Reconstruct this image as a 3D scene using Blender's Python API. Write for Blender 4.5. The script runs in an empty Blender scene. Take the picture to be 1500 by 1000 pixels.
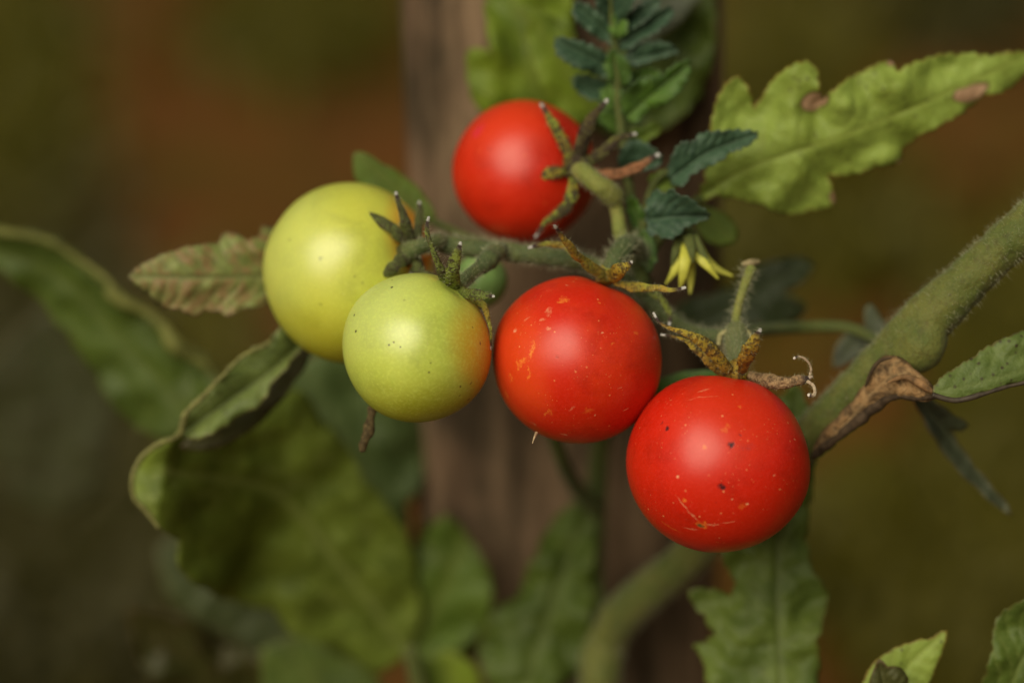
import bpy, math, random
import numpy as np
from mathutils import Vector, Matrix, noise
from mathutils.geometry import delaunay_2d_cdt
random.seed(7); rng = np.random.default_rng(7)
scn = bpy.context.scene

# ------------------------------------------------------------------ camera
DIST, SPAN, HF, PITCH = 0.60, 0.24, 0.46, math.radians(20)
cam_d = bpy.data.cameras.new('camera'); cam = bpy.data.objects.new('camera', cam_d)
scn.collection.objects.link(cam); scn.camera = cam
cam_d.sensor_width = 36; cam_d.lens = 36*DIST/SPAN
cam_d.clip_start = 0.02; cam_d.clip_end = 500
ROT = Matrix.Rotation(math.pi/2-PITCH, 3, 'X')
CAMP = Vector((0, -DIST*math.cos(PITCH), HF+DIST*math.sin(PITCH)))
cam.location = CAMP; cam.rotation_euler = (math.pi/2-PITCH, 0, 0)
cam_d.dof.use_dof = True; cam_d.dof.focus_distance = DIST-0.017; cam_d.dof.aperture_fstop = 3.6
# ------------------------------------------------------------------ world, sun, exposure
SUN_DIR = ROT @ Vector((-0.36, 0.38, 0.85)).normalized()      # towards the sun, from behind the camera's left shoulder
w = bpy.data.worlds.new('World'); scn.world = w; w.use_nodes = True
nt = w.node_tree; nt.nodes.clear()
sky = nt.nodes.new('ShaderNodeTexSky'); sky.sky_type = 'NISHITA'; sky.sun_disc = False
sky.sun_elevation = math.asin(SUN_DIR.z); sky.sun_rotation = math.atan2(SUN_DIR.x, SUN_DIR.y)
sky.dust_density = 7.0; sky.air_density = 1.0; sky.ozone_density = 0.6
bg = nt.nodes.new('ShaderNodeBackground'); bg.inputs[1].default_value = 0.050
wo = nt.nodes.new('ShaderNodeOutputWorld')
tint = nt.nodes.new('ShaderNodeMix'); tint.data_type = 'RGBA'; tint.blend_type = 'MULTIPLY'; tint.inputs[0].default_value = 1
tint.inputs[7].default_value = (0.96, 0.90, 0.64, 1)            # warm white balance of the photograph
nt.links.new(sky.outputs[0], tint.inputs[6]); nt.links.new(tint.outputs[2], bg.inputs[0]); nt.links.new(bg.outputs[0], wo.inputs[0])
sl = bpy.data.lights.new('sun', 'SUN'); sl.energy = 3.5; sl.angle = math.radians(50); sl.color = (1.0, 0.95, 0.79)
so = bpy.data.objects.new('sun', sl); scn.collection.objects.link(so)
so.rotation_euler = SUN_DIR.to_track_quat('Z', 'Y').to_euler(); so.location = (-1, -1, 2)
scn.view_settings.view_transform = 'Standard'; scn.view_settings.look = 'None'
scn.view_settings.exposure = -0.24; scn.view_settings.gamma = 1; scn.view_settings.use_curve_mapping = False

# ------------------------------------------------------------------ coordinates
PX = SPAN/1500.0
RM = np.array(ROT); CP = np.array(CAMP)
def CV(a):
    """n x 3 array of (x, y, s): x, y in photo pixels, s in cm behind the plane 60 cm from the lens -> world metres"""
    a = np.atleast_2d(np.asarray(a, float)); d = DIST+a[:, 2]*0.01; k = PX*d/DIST
    p = np.stack([(a[:, 0]-750)*k, (500-a[:, 1])*k, -d], 1)
    return p @ RM.T + CP
def C(x, y, s): return Vector(CV([(x, y, s)])[0])
def DIRW(x, y, z): return (ROT @ Vector((x, y, z))).normalized()    # camera axes (right, up, towards the lens) -> world
VIEW = np.array(DIRW(0, 0, 1))

# ------------------------------------------------------------------ objects
def link(o): scn.collection.objects.link(o); return o
def tag(o, label=None, cat=None, group=None, kind=None):
    if label: o['label'] = label
    if cat: o['category'] = cat
    if group: o['group'] = group
    if kind: o['kind'] = kind
    return o
def empty(name, loc, label, cat, group=None):
    o = link(bpy.data.objects.new(name, None)); o.location = loc; o.empty_display_size = 0.01
    return tag(o, label, cat, group)
def origin(parent):
    p = Vector((0, 0, 0)); q = parent
    while q: p = p+q.location; q = q.parent
    return p
def mesh(name, V, F, mat, parent=None, attrs=None, label=None, kind=None, smooth=True, thick=0):
    me = bpy.data.meshes.new(name); V = np.asarray(V, float)
    loc = np.array(origin(parent)) if parent else np.zeros(3)
    me.from_pydata((V-loc).tolist(), [], F if isinstance(F, list) else F.tolist())
    if attrs:
        for k, v in attrs.items():
            at = me.attributes.new(k, 'FLOAT', 'POINT'); at.data.foreach_set('value', np.asarray(v, np.float32))
    if smooth: me.polygons.foreach_set('use_smooth', np.ones(len(me.polygons), bool))
    me.materials.append(mat); me.update()
    o = link(bpy.data.objects.new(name, me))
    if parent: o.parent = parent
    if label: o['label'] = label
    if kind: o['kind'] = kind
    if thick:
        m = o.modifiers.new('thickness', 'SOLIDIFY'); m.thickness = thick; m.offset = 0
    return o

# ------------------------------------------------------------------ materials
class NT:
    def __init__(s, name):
        s.m = bpy.data.materials.new(name); s.m.use_nodes = True; s.t = s.m.node_tree; s.t.nodes.clear()
        s.out = s.n('ShaderNodeOutputMaterial')
    def n(s, typ, **kw):
        x = s.t.nodes.new(typ)
        for k, v in kw.items(): setattr(x, k, v)
        return x
    def set(s, sock, v):
        if hasattr(v, 'links') or isinstance(v, bpy.types.NodeSocket): s.t.links.new(v, sock)
        else:
            if sock.type == 'RGBA' and len(v) == 3: v = (*v, 1)
            sock.default_value = v
    def math(s, op, a, b=0.0, clamp=False):
        x = s.n('ShaderNodeMath', operation=op, use_clamp=clamp); s.set(x.inputs[0], a); s.set(x.inputs[1], b); return x.outputs[0]
    def vmath(s, op, a, b=(0, 0, 0), out=0):
        x = s.n('ShaderNodeVectorMath', operation=op); s.set(x.inputs[0], a)
        if op == 'SCALE': s.set(x.inputs['Scale'], b)
        else: s.set(x.inputs[1], b)
        return x.outputs[out]
    def mix(s, f, a, b, mode='MIX'):
        x = s.n('ShaderNodeMix', data_type='RGBA', blend_type=mode); s.set(x.inputs[0], f); s.set(x.inputs[6], a); s.set(x.inputs[7], b); return x.outputs[2]
    def ramp(s, f, lo, hi, a=0.0, b=1.0, smooth=True):
        x = s.n('ShaderNodeMapRange', interpolation_type='SMOOTHSTEP' if smooth else 'LINEAR')
        for i, v in enumerate((f, lo, hi, a, b)): s.set(x.inputs[i], v)
        return x.outputs[0]
    def noise(s, scale, detail=3, rough=0.55, vec=None, out=0, dist=0.0):
        x = s.n('ShaderNodeTexNoise'); x.inputs['Scale'].default_value = scale; x.inputs['Detail'].default_value = detail
        x.inputs['Roughness'].default_value = rough; x.inputs['Distortion'].default_value = dist
        s.set(x.inputs['Vector'], vec if vec is not None else s.obj()); return x.outputs[out]
    def vor(s, scale, vec=None, out='Distance', rnd=1.0):
        x = s.n('ShaderNodeTexVoronoi'); x.inputs['Scale'].default_value = scale; x.inputs['Randomness'].default_value = rnd
        s.set(x.inputs['Vector'], vec if vec is not None else s.obj()); return x.outputs[out]
    def obj(s):
        if not hasattr(s, '_o'): s._o = s.n('ShaderNodeTexCoord').outputs['Object']
        return s._o
    def attr(s, name): return s.n('ShaderNodeAttribute', attribute_name=name).outputs['Fac']
    def bump(s, h, strength=0.3, dist=0.0003, normal=None):
        x = s.n('ShaderNodeBump'); x.inputs['Strength'].default_value = strength; x.inputs['Distance'].default_value = dist
        s.set(x.inputs['Height'], h)
        if normal is not None: s.set(x.inputs['Normal'], normal)
        return x.outputs[0]
    def principled(s, col, rough=0.5, spec=0.5, normal=None, **kw):
        x = s.n('ShaderNodeBsdfPrincipled'); s.set(x.inputs['Base Color'], col); s.set(x.inputs['Roughness'], rough)
        s.set(x.inputs['Specular IOR Level'], spec)
        if normal is not None: s.set(x.inputs['Normal'], normal)
        for k, v in kw.items(): s.set(x.inputs[k.replace('_', ' ')], v)
        return x.outputs[0]
    def done(s, sh): s.t.links.new(sh, s.out.inputs[0]); return s.m

def leaf_mat(name, c1, c2, vein, edge=(0.12, 0.08, 0.02), edgew=0.4, spots=0.3, spotc=(0.05, 0.03, 0.015), trans=0.3,
             rough=0.55, spec=0.35, brown=0.0, brownc=(0.30, 0.17, 0.09), vs=0.5, fuzz=0.0):
    g = NT(name)
    n1 = g.noise(90, 4); n2 = g.noise(420, 4, 0.6); n3 = g.noise(1500, 2)
    col = g.mix(g.ramp(n1, 0.36, 0.64), c1, c2)
    col = g.mix(g.ramp(n2, 0.35, 0.8, 0, 0.35), col, (c1[0]*0.5, c1[1]*0.55, c1[2]*0.5))
    v = g.attr('vein')
    col = g.mix(g.math('MULTIPLY', v, vs), col, vein)
    if brown:   # blotched dry tissue between the veins
        f = g.ramp(g.noise(260, 3, 0.6), 0.62-brown*0.25, 0.78-brown*0.25)
        col = g.mix(g.math('MULTIPLY', f, g.ramp(v, 0.6, 0.1)), col, brownc)
    col = g.mix(g.math('MULTIPLY', g.ramp(g.math('ADD', g.attr('edge'), g.math('MULTIPLY', g.math('SUBTRACT', n2, 0.5), 0.9)), 0.55, 0.0), edgew), col, edge)
    sp = g.ramp(g.vor(480), 0.30, 0.10)
    col = g.mix(g.math('MULTIPLY', g.math('MULTIPLY', sp, g.ramp(n1, 0.45, 0.6)), spots), col, spotc)
    pt = g.math('ADD', g.attr('patch'), g.math('MULTIPLY', g.math('SUBTRACT', n2, 0.5), 0.5))
    col = g.mix(g.ramp(pt, 0.10, 0.40, 0, 0.75), col, (0.10, 0.055, 0.02)); col = g.mix(g.ramp(pt, 0.45, 0.75, 0, 0.9), col, (0.46, 0.28, 0.17))
    h = g.math('ADD', g.math('MULTIPLY', n2, 1.0), g.math('MULTIPLY', n3, 0.5))
    nrm = g.bump(h, 0.7, 0.0004)
    kw = {}
    if fuzz: kw = dict(Sheen_Weight=fuzz, Sheen_Roughness=0.5)
    p = g.principled(col, rough, spec, nrm, **kw)
    t = g.n('ShaderNodeBsdfTranslucent'); g.set(t.inputs[0], g.mix(0.5, col, (0.25, 0.32, 0.03), 'MIX')); g.set(t.inputs[1], nrm)
    mx = g.n('ShaderNodeMixShader'); mx.inputs[0].default_value = trans
    g.t.links.new(p, mx.inputs[1]); g.t.links.new(t.outputs[0], mx.inputs[2])
    return g.done(mx.outputs[0])

def stem_mat(name, c1, c2, speck=(0.35, 0.33, 0.08), brown=0.0, speckn=0.6):
    g = NT(name)
    n1 = g.noise(120, 4); n2 = g.noise(900, 4, 0.65)
    st = g.vmath('MULTIPLY', g.obj(), (1, 1, 1))
    col = g.mix(g.ramp(n1, 0.35, 0.65), c1, c2)
    col = g.mix(g.ramp(n2, 0.5, 0.8, 0, 0.6), col, (c1[0]*0.45, c1[1]*0.45, c1[2]*0.5))
    sp = g.math('MULTIPLY', g.ramp(g.vor(1300), 0.26, 0.12), g.ramp(g.noise(260, 2), 0.45, 0.62))
    col = g.mix(g.math('MULTIPLY', sp, speckn), col, speck)
    if brown:
        col = g.mix(g.math('MULTIPLY', g.ramp(g.noise(330, 4, 0.7), 0.52, 0.68), brown), col, (0.045, 0.022, 0.010))
    nrm = g.bump(g.math('ADD', n2, g.math('MULTIPLY', sp, 0.6)), 0.9, 0.0006)
    return g.done(g.principled(col, 0.6, 0.3, nrm, Subsurface_Weight=0.12, Subsurface_Scale=0.0015,
                               Sheen_Weight=0.08, Sheen_Roughness=0.5))

def sepal_mat(name, c1, c2, brown=0.6, bc=(0.030, 0.015, 0.008), tip=(0.50, 0.49, 0.47), dead=0.0, deadc=(0.25, 0.13, 0.06), tipat=0.945, coarse=480):
    g = NT(name); t = g.attr('t')
    n1 = g.noise(220, 3); n2 = g.noise(1100, 4, 0.7)
    col = g.mix(g.ramp(n1, 0.38, 0.62), c1, c2)
    col = g.mix(g.math('MULTIPLY', g.ramp(g.noise(1300, 3, 0.6), 0.50, 0.58), brown), col, bc)
    col = g.mix(g.math('MULTIPLY', g.ramp(g.noise(coarse, 4, 0.8), 0.50 if coarse > 300 else 0.46, 0.59 if coarse > 300 else 0.54), brown*0.9), col, bc)
    if dead: col = g.mix(dead, col, g.mix(g.ramp(g.noise(700, 4, 0.7), 0.38, 0.62), deadc, (deadc[0]*0.25, deadc[1]*0.22, deadc[2]*0.2)))
    col = g.mix(g.ramp(t, tipat-0.17, tipat-0.03), col, (0.040, 0.022, 0.018))
    col = g.mix(g.ramp(t, tipat-0.012, tipat+0.012), col, tip)
    nrm = g.bump(n2, 1.0, 0.0009)
    return g.done(g.principled(col, 0.45, 0.45, nrm))

def plain_mat(name, col, rough=0.6, spec=0.3, scale=600, var=0.5, bump=0.5, **kw):
    g = NT(name); n = g.noise(scale, 4, 0.6)
    c = g.mix(g.ramp(n, 0.3, 0.7), col, tuple(x*(1-var) for x in col))
    return g.done(g.principled(c, rough, spec, g.bump(n, bump, 0.0003), **kw))

# ------------------------------------------------------------------ shape builders
def cr(P, n):
    """Catmull-Rom through the rows of P (any number of columns), n samples"""
    P = np.asarray(P, float)
    if len(P) == 2: return P[0]+(P[1]-P[0])*np.linspace(0, 1, n)[:, None]
    Q = np.vstack([2*P[0]-P[1], P, 2*P[-1]-P[-2]])
    d = np.r_[0, np.cumsum(np.linalg.norm(np.diff(P[:, :2], axis=0), axis=1)+1e-6)]
    x = np.linspace(0, d[-1], n); i = np.clip(np.searchsorted(d, x, side='right')-1, 0, len(P)-2)
    t = ((x-d[i])/(d[i+1]-d[i]))[:, None]
    a, b, c, e = Q[i], Q[i+1], Q[i+2], Q[i+3]
    return 0.5*(2*b+(c-a)*t+(2*a-5*b+4*c-e)*t**2+(3*b-a-3*c+e)*t**3)
def pnoise(P, scale, amp, seed=0):
    o = Vector((seed*7.31, seed*3.7, seed*1.9))
    return np.array([noise.noise(Vector(p)*scale+o) for p in P])*amp

HAIRSRC = {}
def sweep(name, pts, rad, mat, parent, flat=1.0, seg=14, n=None, rough=0.0, hint=None, label=None, vee=0.0, twist=0.0, keep=None, tipround=True, kind=None, tscale=1.0):
    """a tapering limb along pts (x, y, s) in px/px/cm; rad = radii in px; flat < 1 flattens it against the view hint"""
    P = np.asarray(pts, float); r = np.asarray(rad, float)
    if r.ndim == 0: r = np.full(len(P), float(r))
    elif len(r) != len(P): r = np.interp(np.linspace(0, 1, len(P)), np.linspace(0, 1, len(r)), r)
    L = np.sum(np.linalg.norm(np.diff(P[:, :2], axis=0), axis=1))+30
    n = n or int(np.clip(L/3.0, 14, 220))
    Q = cr(np.c_[P, r], n); W = CV(Q[:, :3]); R = np.clip(Q[:, 3], 0.3, None)*PX*(DIST+Q[:, 2]*0.01)/DIST
    T = np.gradient(W, axis=0); T /= np.linalg.norm(T, axis=1)[:, None]+1e-12
    h = VIEW if hint is None else np.array(DIRW(*hint))
    S = np.zeros_like(T); prev = None
    for i in range(n):
        s = np.cross(T[i], h)
        if np.linalg.norm(s) < 0.15 and prev is not None: s = prev-T[i]*np.dot(prev, T[i])
        if prev is not None and np.dot(s, prev) < 0: s = -s
        s /= np.linalg.norm(s)+1e-9
        if prev is not None: s = 0.5*s+0.5*prev; s -= T[i]*np.dot(s, T[i]); s /= np.linalg.norm(s)
        S[i] = s; prev = s
    N = np.cross(S, T); tt = np.linspace(0, 1, n)
    if twist:
        a = twist*tt; S, N = S*np.cos(a)[:, None]+N*np.sin(a)[:, None], N*np.cos(a)[:, None]-S*np.sin(a)[:, None]
    ang = np.linspace(0, 2*np.pi, seg, endpoint=False)
    V = W[:, None, :]+R[:, None, None]*(np.cos(ang)[None, :, None]*S[:, None, :]+flat*np.sin(ang)[None, :, None]*N[:, None, :])
    if vee: V -= (vee*R[:, None]*np.abs(np.cos(ang))[None, :])[:, :, None]*N[:, None, :]
    NV = (V-W[:, None, :]).reshape(-1, 3); NV /= np.linalg.norm(NV, axis=1)[:, None]+1e-12
    V = V.reshape(-1, 3)
    if rough:
        rr = np.repeat(R, seg)
        V = V+NV*(pnoise(V, 700, 1, 3)*0.6+pnoise(V, 260, 1, 5))[:, None]*(rr*rough)[:, None]
    F = []
    for i in range(n-1):
        for j in range(seg):
            a, b = i*seg+j, i*seg+(j+1) % seg; F.append((a, b, b+seg, a+seg))
    c0 = W[0]-T[0]*R[0]*(0.3); c1 = W[-1]+T[-1]*R[-1]*(0.8 if tipround else 0.1)
    V = np.vstack([V, c0, c1]); k = n*seg
    for j in range(seg):
        F.append((k, (j+1) % seg, j)); F.append((k+1, (n-1)*seg+j, (n-1)*seg+(j+1) % seg))
    t = np.r_[np.repeat(tt, seg), 0, 1]*tscale
    o = mesh(name, V, F, mat, parent, dict(t=t), label, kind)
    if keep is not None: HAIRSRC[keep] = (V[:n*seg], NV, T.repeat(seg, 0), parent)
    return o

def hairs(src, count, length, mat, parent, radius=0.000030, lean=0.5, tmax=None, only=None):
    V, N, T, _ = HAIRSRC[src]
    idx = rng.integers(0, len(V), count); P = V[idx]+rng.normal(0, 0.0002, (count, 3))*0.5-N[idx]*0.00005
    D = N[idx]+rng.normal(0, lean, (count, 3))*0.6; D /= np.linalg.norm(D, axis=1)[:, None]
    L = length*rng.uniform(0.35, 1.25, count)[:, None]
    A = np.cross(D, rng.normal(0, 1, (count, 3))); A /= np.linalg.norm(A, axis=1)[:, None]; B = np.cross(D, A)
    bend = rng.normal(0, 0.18, (count, 3))*L
    rings = []
    for f, rr in ((0, 1.0), (0.5, 0.7)):
        for a in (0, 2.094, 4.189):
            rings.append(P+D*L*f+bend*f*f+radius*rr*(A*math.cos(a)+B*math.sin(a)))
    rings.append(P+D*L+bend)
    VV = np.stack(rings, 1).reshape(-1, 3); b = (np.arange(count)*7)[:, None]
    Q = np.array([[0, 1, 4, 3], [1, 2, 5, 4], [2, 0, 3, 5]]); Tt = np.array([[3, 4, 6], [4, 5, 6], [5, 3, 6]])
    F = (b[:, :, None]+Q[None]).reshape(-1, 4).tolist()+(b[:, :, None]+Tt[None]).reshape(-1, 3).tolist()
    return mesh('hair', VV, F, mat, parent, kind='stuff')

def inpoly(P, poly):
    x, y = P[:, 0], P[:, 1]; ins = np.zeros(len(P), bool); j = len(poly)-1
    for i in range(len(poly)):
        xi, yi = poly[i]; xj, yj = poly[j]
        c = ((yi > y) != (yj > y)) & (x < (xj-xi)*(y-yi)/(yj-yi+1e-12)+xi); ins ^= c; j = i
    return ins
def segdist(P, A, B):
    """distance of each P to each segment A-B, returns (dist, segment index, param)"""
    d = B-A; L2 = (d**2).sum(1)+1e-9
    t = np.clip(((P[:, None]-A[None])*d[None]).sum(2)/L2[None], 0, 1)
    q = A[None]+t[:, :, None]*d[None]; D = np.linalg.norm(P[:, None]-q, axis=2); i = D.argmin(1); k = np.arange(len(P))
    return D[k, i], i, t[k, i]

def leaf(name, outline, mid, mat, parent, g=6.0, teeth=(0, 20), fold=0.0, tilt=0.0, curl=0.0, space=30, sweepk=0.9,
         relief=0.04, wav=0.05, label=None, seed=0, closed=True, edgepx=7, thick=0.00022, margin=0.0, patches=()):
    """a leaf blade: outline in px, midrib rows (x, y, s); depth changes in cm per 100 px across (tilt, fold) and cm per (100 px)^2 (curl)"""
    O = np.asarray(outline, float); M = np.asarray(mid, float)
    pts = []
    n = len(O); ph = 0.0; area = 0.5*np.sum(O[:, 0]*np.roll(O[:, 1], -1)-np.roll(O[:, 0], -1)*O[:, 1]); sg = 1 if area > 0 else -1
    Mi = cr(M, 60)
    base = M[0, :2]
    for i in range(n):
        a, b = O[i], O[(i+1) % n]; L = np.linalg.norm(b-a); m = max(1, int(round(L/(g*0.8)))); d = (b-a)/(L+1e-9)
        nr = np.array([d[1], -d[0]])*sg
        away = np.linalg.norm(b-base) > np.linalg.norm(a-base)
        for j in range(m):
            f = j/m; ph += L/m
            x = (ph/teeth[1]) % 1.0; saw = x if away else 1-x
            bulge = math.sin(math.pi*f)*min(L*0.06, 5)
            pts.append(a+(b-a)*f+nr*(bulge+teeth[0]*(saw-0.4)+rng.normal(0, 0.5)*min(teeth[0], 1)))
    B = np.array(pts); nb = len(B)
    lo, hi = B.min(0), B.max(0)
    gx, gy = np.meshgrid(np.arange(lo[0], hi[0], g), np.arange(lo[1], hi[1], g*0.866)); gx = gx+(np.arange(gx.shape[0]) % 2)[:, None]*g/2
    G = np.c_[gx.ravel(), gy.ravel()]; G = G[inpoly(G, B)]
    de, _, _ = segdist(G, B, np.roll(B, -1, 0)); G = G[de > g*0.45]
    allp = np.vstack([B, G])
    vv, ee, ff, *_ = delaunay_2d_cdt([Vector(p) for p in allp], [(i, (i+1) % nb) for i in range(nb)], [], 1, 1e-4)
    P = np.array([tuple(v) for v in vv]); F = [tuple(f) for f in ff]
    de, _, _ = segdist(P, B, np.roll(B, -1, 0))
    A2, B2 = Mi[:-1, :2], Mi[1:, :2]
    dm, si, tp = segdist(P, A2, B2)
    sl_ = np.r_[0, np.cumsum(np.linalg.norm(B2-A2, axis=1))]; s = sl_[si]+tp*np.linalg.norm((B2-A2)[si], axis=1)
    cr_ = (B2-A2)[si]; rel = P-A2[si]; side = np.sign(cr_[:, 0]*rel[:, 1]-cr_[:, 1]*rel[:, 0]); side[side == 0] = 1
    dpt = Mi[si, 2]*(1-tp)+Mi[si+1, 2]*tp
    nz = np.array([noise.noise(Vector((p[0]*0.02, p[1]*0.02, seed*5.3))) for p in P])
    nf = np.array([noise.noise(Vector((p[0]*0.05, p[1]*0.05, seed*2.3+9))) for p in P])
    phs = (s-dm*sweepk+side*space*0.22+nz*space*0.9+nf*space*0.25)/space; fr = np.abs(((phs+0.5) % 1.0)-0.5)*space        # px to nearest side vein
    vw = max(2.2, g*0.55)
    side_v = np.exp(-(fr/vw)**2)*np.clip(1.1-dm/160, 0.3, 1)
    mid_v = np.exp(-(dm/(vw*1.3))**2)
    sec = np.abs(((s*0.9+dm*0.8+nf*9)/(space*0.36) % 1.0)-0.5)
    fine_v = np.exp(-((0.5-sec)*space*0.36/1.6)**2)*np.clip(dm/10, 0, 1)*0.35
    vein = np.clip(np.maximum(np.maximum(side_v*0.85, mid_v), fine_v), 0, 1)
    puff = np.sin(np.pi*np.clip(fr/(space*0.5), 0, 1)*0.5)*np.clip(dm/18, 0, 1)*np.clip(de/8, 0.3, 1)
    puff = puff*(0.55+0.9*nf)*0.8
    dep = dpt+tilt*side*dm/100+fold*dm/100+curl*(dm/100)**2-relief*(puff+0.25*np.cos(sec*2*np.pi)*puff)+relief*0.6*mid_v
    dep = dep+wav*nz*2*np.clip(dm/40, 0, 1)+wav*0.6*nf*np.clip(1-de/20, 0, 1)
    if margin: dep = dep-margin*np.clip(1-de/14, 0, 1)**2
    W = CV(np.c_[P, dep])
    patch = np.zeros(len(P))
    for (x, y, a_, b_, an) in patches:
        ca, sa = math.cos(math.radians(an)), math.sin(math.radians(an)); u_ = ((P[:, 0]-x)*ca+(P[:, 1]-y)*sa)/a_; v_ = (-(P[:, 0]-x)*sa+(P[:, 1]-y)*ca)/b_
        patch = np.maximum(patch, np.clip(1.9-1.3*np.sqrt(u_**2+v_**2)+nf*0.8, 0, 1))
    return mesh(name, W, F, mat, parent, dict(vein=vein, edge=np.clip(de/edgepx, 0, 1), patch=patch), label, thick=thick)

# ================================================================== THE GROUND
def ground_pt(x, y, z=0.0):
    d = C(x, y, 0)-CAMP; k = (z-CAMP.z)/d.z; return CAMP+d*k
g = NT('garden_soil')
n1 = g.noise(1.6, 4); n2 = g.noise(14, 5, 0.65); n3 = g.noise(90, 4, 0.7)
col = g.mix(g.ramp(n1, 0.35, 0.65), (0.150, 0.055, 0.011), (0.110, 0.044, 0.009))
col = g.mix(g.ramp(n2, 0.4, 0.75, 0, 0.7), col, (0.060, 0.034, 0.010))
col = g.mix(g.ramp(g.noise(2.3, 3), 0.48, 0.66, 0, 0.8), col, (0.070, 0.060, 0.006))
SOIL = g.done(g.principled(col, 0.95, 0.1, g.bump(g.math('ADD', n2, g.math('MULTIPLY', n3, 0.4)), 0.8, 0.02)))
ax = np.sinh(np.linspace(-5.2, 5.2, 181))*0.7
X, Y = np.meshgrid(ax, ax+1.6); Z = np.array([noise.noise(Vector((x*2.2, y*2.2, 0)))*0.02+noise.noise(Vector((x*11, y*11, 3)))*0.012 if abs(x) < 6 and abs(y) < 8 else 0
              for x, y in zip(X.ravel(), Y.ravel())])
n = len(ax); ii = (np.arange(n-1)[:, None]*n+np.arange(n-1)[None]).ravel()
GV = np.c_[X.ravel(), Y.ravel(), Z]
gnd = mesh('ground', GV, np.c_[ii, ii+1, ii+n+1, ii+n], SOIL); tag(gnd, 'bare reddish brown garden soil far out of focus', kind='structure')

# low weeds and grass on the soil, far out of focus
WEED = leaf_mat('weed_green', (0.115, 0.095, 0.003), (0.09, 0.078, 0.003), (0.05, 0.05, 0.01), spots=0, trans=0.35, edgew=0)
WEEDD = leaf_mat('weed_dark', (0.046, 0.042, 0.007), (0.056, 0.044, 0.008), (0.04, 0.04, 0.01), spots=0, trans=0.2, edgew=0)
def weeds(name, spots, mat, label):
    V = []; F = []
    for (x, y, sx, sy, cnt) in spots:
        for _ in range(cnt):
            p = ground_pt(random.gauss(x, sx), random.gauss(y, sy)); a = random.uniform(0, 6.283); L = random.uniform(0.02, 0.055); w_ = random.uniform(0.004, 0.012)
            dx, dy = math.cos(a), math.sin(a); k = len(V); lean = random.uniform(0.3, 1.1)
            V += [(p.x-dy*w_*0.3, p.y+dx*w_*0.3, -0.005), (p.x+dy*w_*0.3, p.y-dx*w_*0.3, -0.005),
                  (p.x+dx*L*lean*0.5-dy*w_, p.y+dy*L*lean*0.5+dx*w_, L*0.62), (p.x+dx*L*lean*0.5+dy*w_, p.y+dy*L*lean*0.5-dx*w_, L*0.62),
                  (p.x+dx*L*lean, p.y+dy*L*lean, L*0.85)]
            F += [(k, k+1, k+3, k+2), (k+2, k+3, k+4)]
    o = mesh(name, V, F, mat, None, dict(vein=np.zeros(len(V)), edge=np.ones(len(V))))
    return tag(o, label, 'weeds', kind='stuff')
weeds('weeds', [(20, 150, 50, 130, 1500), (440, 40, 70, 45, 900), (1040, 260, 90, 120, 900), (1330, 870, 70, 70, 1400), (1470, 640, 50, 150, 1500),
                (1260, 360, 60, 60, 300), (300, 700, 40, 120, 400), (1190, 60, 60, 60, 400), (1460, 960, 60, 60, 500)], WEED, 'olive green weeds growing in patches on the brown soil')
weeds('low_grass', [(60, 560, 60, 110, 1400), (150, 830, 110, 120, 2600), (1400, 20, 60, 40, 700), (40, 950, 90, 60, 1300)], WEEDD, 'dark grey green grass clumps low at the left')

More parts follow.
